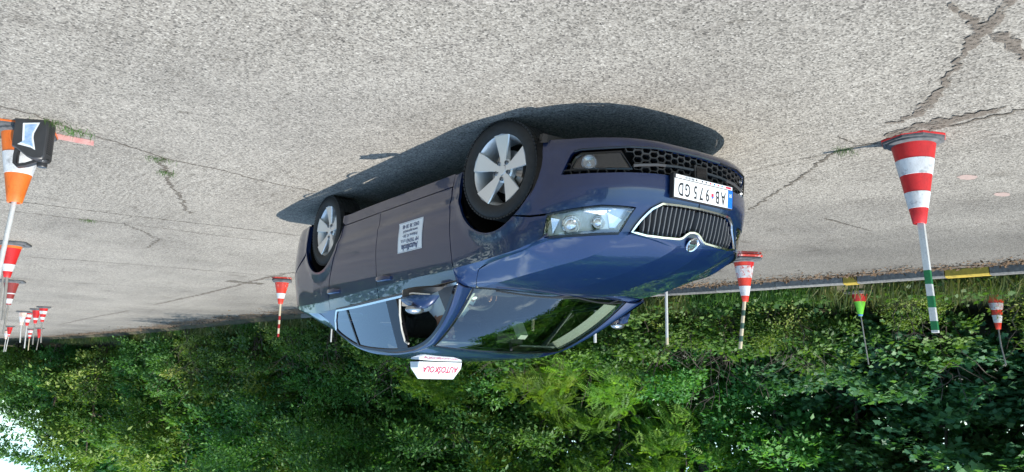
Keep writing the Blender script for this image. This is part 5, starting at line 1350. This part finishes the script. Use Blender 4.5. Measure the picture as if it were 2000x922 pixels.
CR = {
 'maple': [crown_mesh('crown', 50 + i, 1.6, 1.9, 2.5, 'maple', 80, 100, .135, 'leaf_maple', .5, .5) for i in range(3)],
 'small': [crown_mesh('crown', 60 + i, 1.7, 2.0, 2.4, 'oval', 95, 120, .135, 'leaf_small', .5, .3) for i in range(3)],
 'locust': [crown_mesh('crown', 70 + i, 1.6, 1.9, 2.5, 'pin', 70, 34, .32, 'leaf_locust', .45, .6) for i in range(2)],
 'olive': [crown_mesh('crown', 80 + i, 1.7, 2.0, 2.4, 'oval', 95, 120, .135, 'leaf_olive', .46, .3) for i in range(2)],
 's_maple': [crown_mesh('crown', 150 + i, 1.0, .95, 1.25, 'maple', 40, 80, .125, 'leaf_maple', .36, .3) for i in range(3)],
 's_small': [crown_mesh('crown', 160 + i, 1.0, 1.0, 1.2, 'oval', 58, 75, .110, 'leaf_small', .36, .2) for i in range(2)],
 's_locust': [crown_mesh('crown', 170 + i, 1.05, .95, 1.35, 'pin', 34, 28, .30, 'leaf_locust', .36, .4) for i in range(2)],
 's_olive': [crown_mesh('crown', 180, 1.0, 1.0, 1.2, 'oval', 56, 75, .105, 'leaf_olive', .36, .2)],
 'tall': [crown_mesh('crown', 190 + i, 2.5, 4.6, 7.6, 'oval', 190, 130, .20, 'leaf_small', .8, 2.5) for i in range(2)],
 'wide': [crown_mesh('crown', 195 + i, 3.7, 4.0, 5.8, 'oval', 230, 110, .135, 'leaf_small', .7, 1.3) for i in range(2)],
 'bush': [crown_mesh('crown', 90 + i, .62, .55, .62, 'oval', 46, 70, .085, 'weed_green', .24, .08) for i in range(3)],
 'bush_broad': [crown_mesh('crown', 95 + i, .60, .50, .58, 'maple', 44, 48, .078, 'weed_green', .22, .08) for i in range(2)],
 'bush_dry': [crown_mesh('crown', 99, .60, .45, .50, 'oval', 50, 60, .055, 'leaf_olive', .22, .08)],
}
def plant(name, kind, i, x, y, z, sc, label, cat, group, trunk=None, rz=None, sz=None):
    t = thing(name, label, cat, (x, y, z), group); t.rotation_euler = (0, 0, rng.uniform(0, 6.28) if rz is None else rz); s_ = sz or sc; t.scale = (sc, sc, s_)
    c = bpy.data.objects.new('crown', CR[kind][i % len(CR[kind])]); link(c, t)
    if trunk is not None: link(bpy.data.objects.new('trunk' if cat == 'tree' else 'stems', TR[trunk]), t)
    return t
ORD = ['first', 'second', 'third', 'fourth', 'fifth', 'sixth', 'seventh', 'eighth', 'ninth', 'tenth', 'eleventh', 'twelfth', 'thirteenth', 'fourteenth', 'fifteenth', 'sixteenth', 'seventeenth', 'eighteenth', 'nineteenth', 'twentieth', 'twenty-first', 'twenty-second', 'twenty-third']
DESC = {'maple': 'dark broad-leaved maple', 'small': 'dense small-leaved tree', 'locust': 'light green feathery locust', 'olive': 'yellowish sunlit tree'}
def off(x, d):
    g = .2 if x > -40 else .9
    return x - g * d, yedge(x) - d * (1 - .3 * (x < -40))
row1 = [(5.0, 4.4, 'maple', 1.0), (2.8, 4.7, 'maple', 1.05), (.9, 4.4, 'maple', .95), (-.7, 5.1, 'maple', 1.05), (-2.4, 4.7, 'maple', 1.0), (-4.1, 5.2, 'maple', 1.0), (-5.8, 4.7, 'small', 1.0), (-7.6, 5.0, 'locust', 1.0), (-9.4, 4.6, 'locust', 1.0), (-11.2, 4.8, 'small', 1.05), (-13.2, 4.6, 'locust', 1.05), (-15.4, 4.6, 'small', 1.15), (-17.8, 4.5, 'small', 1.2), (-20.4, 4.4, 'small', 1.3), (-23.2, 4.4, 'olive', 1.35), (-26.2, 4.3, 'small', 1.45), (-29.6, 4.3, 'small', 1.6), (-33.2, 3.7, 'olive', 1.7), (-37.2, 3.5, 'small', 1.75), (-41.5, 2.9, 'olive', 1.8), (-45.8, 2.3, 'small', 1.72), (-50.6, 1.9, 'olive', 1.05), (-56.5, 1.7, 'olive', .9)]
for i, (x, d, k, s) in enumerate(row1):
    px, py = off(x, d)
    plant('leafy_tree' if k != 'maple' else 'maple_tree', k, i, px, py, vz(d) - .05, s, '%s, %s from the right in the middle row of trees' % (DESC[k], ORD[i]), 'tree', 'middle row of trees behind the kerb', i % 2)
row0 = [(4.4, 2.0, 's_maple', 1.0), (2.6, 1.9, 's_maple', .9), (1.0, 2.1, 's_maple', .85), (.0, 3.3, 's_maple', .8), (-2.0, 3.5, 's_maple', .9), (-2.9, 2.5, 's_maple', .85), (-4.3, 2.7, 's_maple', .8), (-6.7, 2.1, 's_small', .9), (-8.2, 2.4, 's_locust', 1.0), (-9.7, 2.0, 's_locust', .95), (-11.3, 2.1, 's_small', 1.0), (-12.8, 2.0, 's_locust', 1.0), (-14.6, 2.0, 's_small', 1.1), (-16.6, 1.9, 's_small', 1.1), (-18.9, 2.0, 's_small', 1.2), (-21.6, 1.9, 's_olive', 1.2), (-24.6, 1.9, 's_small', 1.3), (-27.8, 1.8, 's_olive', 1.35), (-31.2, 1.8, 's_small', 1.4), (-35, 1.7, 's_small', 1.5), (-39.4, 1.3, 's_olive', 1.5), (-44, 1.0, 's_small', 1.4), (-49, .8, 's_olive', 1.4), (-54, .7, 's_small', 1.4), (-59, .6, 's_olive', 1.4)]
ORD += ['twenty-fourth', 'twenty-fifth']
for i, (x, d, k, s) in enumerate(row0):
    px, py = off(x, d)
    plant('sapling', k, i, px, py, vz(d) - .05, s, 'low %s sapling, %s from the right in the front row' % (DESC[k[2:]].replace(' tree', ''), ORD[i]), 'tree', 'front row of saplings behind the kerb', 5)
row2 = [(6, 9.8), (2, 9.2), (-1.8, 9.8), (-5.6, 9.2), (-9.4, 9.0), (-13.6, 3.0), (-17.6, 2.9), (-21.8, 2.9), (-27, 6.4), (-32.5, 6.2)]
for i, (x, d) in enumerate(row2):
    px, py = off(x, d); s = (1.6, 1.45, 1.65, 1.5, 1.5, 1.0, 1.0, 1.0, .9, .85)[i]
    plant('tall_tree', 'tall' if d > 3.5 else 'wide', i, px, py, vz(d) - .05, s, 'tall shaded tree, %s from the right in the rear row' % ORD[i], 'tree', 'rear row of tall trees', 4 if d > 3.5 else 0)
row3 = [(8, 13.5), (4, 13), (.2, 13.5), (-3.6, 13), (-7.4, 12.8), (-11.2, 9.6), (-15, 10.2), (-19, 9.6), (-23.5, 9.0), (-28, 8.6)]
for i, (x, d) in enumerate(row3):
    px, py = off(x, d)
    plant('tall_tree', 'tall', i + 1, px, py, vz(d) - .05, (2.0, 1.9, 2.1, 1.9, 2.0, 1.9, 1.7, 1.4, 1.1, 1.0)[i], 'tallest dark tree, %s from the right in the hindmost row' % ORD[i], 'tree', 'hindmost row of tall trees', 4)
# shrubs in front of the trees
bs = [(1.6, 1.3, 'bush_broad', 1.1), (.3, 1.5, 'bush', 1.2), (-.2, 1.2, 'bush_dry', .9), (-1.9, 1.0, 'bush_dry', .75), (-2.2, 2.4, 'bush_broad', 1.15), (-3.6, 1.6, 'bush', 1.2), (-4.1, 1.0, 'bush_dry', 1.1), (-4.9, 1.2, 'bush_broad', 1.1), (-5.7, 1.2, 'bush_dry', 1.0), (-6.4, .9, 'bush_broad', 1.15), (-7.3, 1.4, 'bush', 1.3), (-8.3, 1.0, 'bush', 1.2), (-9.6, 1.1, 'bush_broad', 1.3), (-11.0, .9, 'bush', 1.1), (-12.6, .8, 'bush', 1.3), (-14.2, .9, 'bush', 1.2), (-16, .7, 'bush', 1.3), (-18, .8, 'bush_dry', 1.3), (-20.5, .7, 'bush', 1.4), (-23, .8, 'bush', 1.4), (-26, .8, 'bush_dry', 1.5), (-29.5, .8, 'bush', 1.6), (-33.5, .8, 'bush', 1.6)]
BD = {'bush': 'low leafy green shrub', 'bush_broad': 'low broad-leaved weed shrub', 'bush_dry': 'low yellowing seed-headed shrub'}
for i, (x, d, k, s) in enumerate(bs):
    px, py = off(x, d)
    plant('shrub', k, i, px, py, vz(d) - .02, s, '%s, %s from the right along the kerb edge' % (BD[k], ORD[i]), 'shrub', 'shrubs along the kerb', 3)
# bare stems under the trees right of the bonnet
for i, (x, d, s) in enumerate(((-5.3, 2.1, .75), (-5.8, 2.4, .85))):
    px, py = off(x, d); t = thing('bare_shrub', ('bare brown branching stems close beside the striped cream pole', 'bare brown branching stems nearer the white pole behind the bonnet')[i], 'shrub', (px, py, vz(d) - .05), 'bare stems under the trees')
    t.scale = (s, s, s); t.rotation_euler = (0, 0, i * 2.1); link(bpy.data.objects.new('stems', TR[2]), t)
# woodland closing the view, grass and weeds, leaf litter: nobody could count them
def scatter_leaves(name, pts, size, tmpl, faces, material, seed, label, upbias=.9, droop=.2, cat=None):
    r = np.random.default_rng(seed); n = len(pts); o = r.normal(0, 1, (n, 3)); o[:, 2] *= .3; o /= np.linalg.norm(o, axis=1, keepdims=True)
    me = leaves_mesh(name, pts, o, size, tmpl, faces, material, r, upbias, droop)
    ob = bpy.data.objects.new(name, me); link(ob); tag(ob, label, cat, None, 'stuff'); return ob
r = np.random.default_rng(5); pts = []
while len(pts) < 210000:
    x = r.uniform(-60, 16) if len(pts) < 150000 else r.uniform(-56, -34); d = r.uniform(9, 13.5) if x > -34 else r.uniform(3.6, 9); z = r.uniform(0, 1) ** .8 * float(np.interp(x, [-60, -51, -48, -45, -40, -26], [3.2, 3.5, 5.0, 6.8, 8.4, 9.5])); px, py = off(x, d)
    pts.append((px, py, z + .3))
scatter_leaves('woodland', np.array(pts), .38, OVAL, OVAL_F, 'leaf_small', 6, 'dark continuous woodland closing the view behind the tall trees', 0.0, cat='woodland')
# far wood on the other side of the yard, behind the photographer: seen only in the car's paint and glass
pts = []
while len(pts) < 30000:
    a = r.uniform(-.35, 1.0); x = -48 + 92 * a; y = 33 + 5 * math.sin(x * .13) + r.uniform(0, 5); top = 9.5 + 2.5 * math.sin(x * .37) + 1.5 * math.sin(x * .9)
    pts.append((x, y, r.uniform(0, 1) ** .8 * top))
for _ in range(12000):
    t_ = r.uniform(0, 1); pts.append((-64 - 14 * t_ + r.uniform(-4, 4), 11 + 28 * t_ + r.uniform(-2, 2), r.uniform(0, 1) ** .8 * (5.5 + 3 * t_ + 1.2 * math.sin(t_ * 23))))
scatter_leaves('far_woodland', np.array(pts), .75, OVAL, OVAL_F, 'leaf_small', 8, 'far wood across the yard mirrored in the doors of the car', .5, cat='woodland')
# grass blades along the verge
BL = [(0, .035, 0), (0, -.035, 0), (.55, -.022, .10), (.55, .022, .10), (1, 0, .0)]; BL_F = [(0, 1, 2, 3), (3, 2, 4)]
n = 26000; x = r.uniform(-46, 9, n) if False else np.concatenate([r.uniform(-16, 7, 20000), r.uniform(-44, -16, 6000)])
d = np.abs(r.normal(0, .75, len(x))) + .16; P = np.array([(*off(a, b), vz(b)) for a, b in zip(x, d)])
clear = (np.hypot(P[:, 0] + 2.7, P[:, 1] + 8.0) > .42) & (np.hypot(P[:, 0] + 1.25, P[:, 1] + 9.35) > .45); P = P[clear]
ri = np.random.default_rng(12); out = ri.normal(0, .33, (len(P), 3)); out[:, 2] = 1.0; out /= np.linalg.norm(out, axis=1, keepdims=True)
def blades(name, P, size, material, label, seed, cat):
    r2 = np.random.default_rng(seed); o = r2.normal(0, .4, (len(P), 3)); o[:, 2] = 1.9
    me = leaves_mesh(name, P, o / np.linalg.norm(o, axis=1, keepdims=True), size, BL, BL_F, material, r2, 0.0, -.9)
    ob = bpy.data.objects.new(name, me); link(ob); tag(ob, label, cat, None, 'stuff'); return ob
patch = (np.sin(P[:, 0] * 1.9) + np.sin(P[:, 0] * .77 + 2)) > -.3
blades('grass', P[patch], .30, 'grass_blade', 'dry and green grass along the verge behind the kerb', 14, 'grass')
blades('grass', P[~patch], .24, 'weed_green', 'fresh green grass and herbs along the verge behind the kerb', 15, 'grass')
q = r.uniform(-16, 6, 5000); dd = np.abs(r.normal(0, .45, 5000)) + .18
WP = np.array([(*off(a, b), vz(b) + r.uniform(0, .28)) for a, b in zip(q, dd)]); WP = WP[(np.hypot(WP[:, 0] + 2.7, WP[:, 1] + 8.0) > .5) & (np.hypot(WP[:, 0] + 1.25, WP[:, 1] + 9.35) > .5)]
scatter_leaves('weeds', WP, .085, MAPLE, MAPLE_F, 'weed_green', 17, 'leafy weeds growing through the grass along the kerb', 1.2, cat='weeds')
# fallen leaves
q = np.concatenate([r.uniform(-15, 5, 5200), r.uniform(-42, -12, 2200)]); dd = np.concatenate([np.abs(r.normal(0, .30, 5200)), np.abs(r.normal(0, .6, 2200))])
pl = np.array([(a, yedge(a) + b + .03, .012) for a, b in zip(q, dd)])
me_ = leaves_mesh('leaf_litter', pl, np.tile([[1.0, 0, 0]], (len(pl), 1)) * 0 + np.random.default_rng(3).normal(0, 1, (len(pl), 3)) * np.array([1, 1, .12]), .06, OVAL, OVAL_F, 'grass_blade', np.random.default_rng(4), 3.0, 0.0)
me_.materials.clear(); me_.materials.append(MT['dry_leaf']); ob = bpy.data.objects.new('leaf_litter', me_); link(ob); tag(ob, 'brown fallen leaves and twigs swept up against the kerb', 'leaves', None, 'stuff')
# grass tufts in the cracks
for i, (x, y, s, lb) in enumerate(((-1.83, 3.13, .8, 'green grass tuft in the crack right behind the canister'), (-1.97, 2.98, 1.0, 'green grass tuft by the faded red paint mark'), (-2.33, 2.38, .8, 'small dry tuft where two cracks meet left of the rear wheel'), (-2.72, 2.24, .8, 'small green tuft on the jagged crack left of the rear wheel'), (1.02, -1.33, .8, 'low green tuft in the crack beside the large red cone'), (-5.46, 2.45, .7, 'tiny green tuft on the far slab joint'))):
    r3 = np.random.default_rng(200 + i); n = 90; sp = np.stack([r3.normal(0, .04, n), r3.normal(0, .06, n), np.full(n, .003)], 1) * np.array([s, s, 1])
    o = r3.normal(0, .8, (n, 3)); o[:, 2] = 1.0
    me = leaves_mesh('grass_tuft', sp, o / np.linalg.norm(o, axis=1, keepdims=True), .055 * s, BL, BL_F, 'weed_green', r3, 0.0, -.4)
    ob = bpy.data.objects.new('grass_tuft', me); ob.location = (x, y, 0); link(ob); tag(ob, lb, 'grass', 'grass tufts in the cracks')
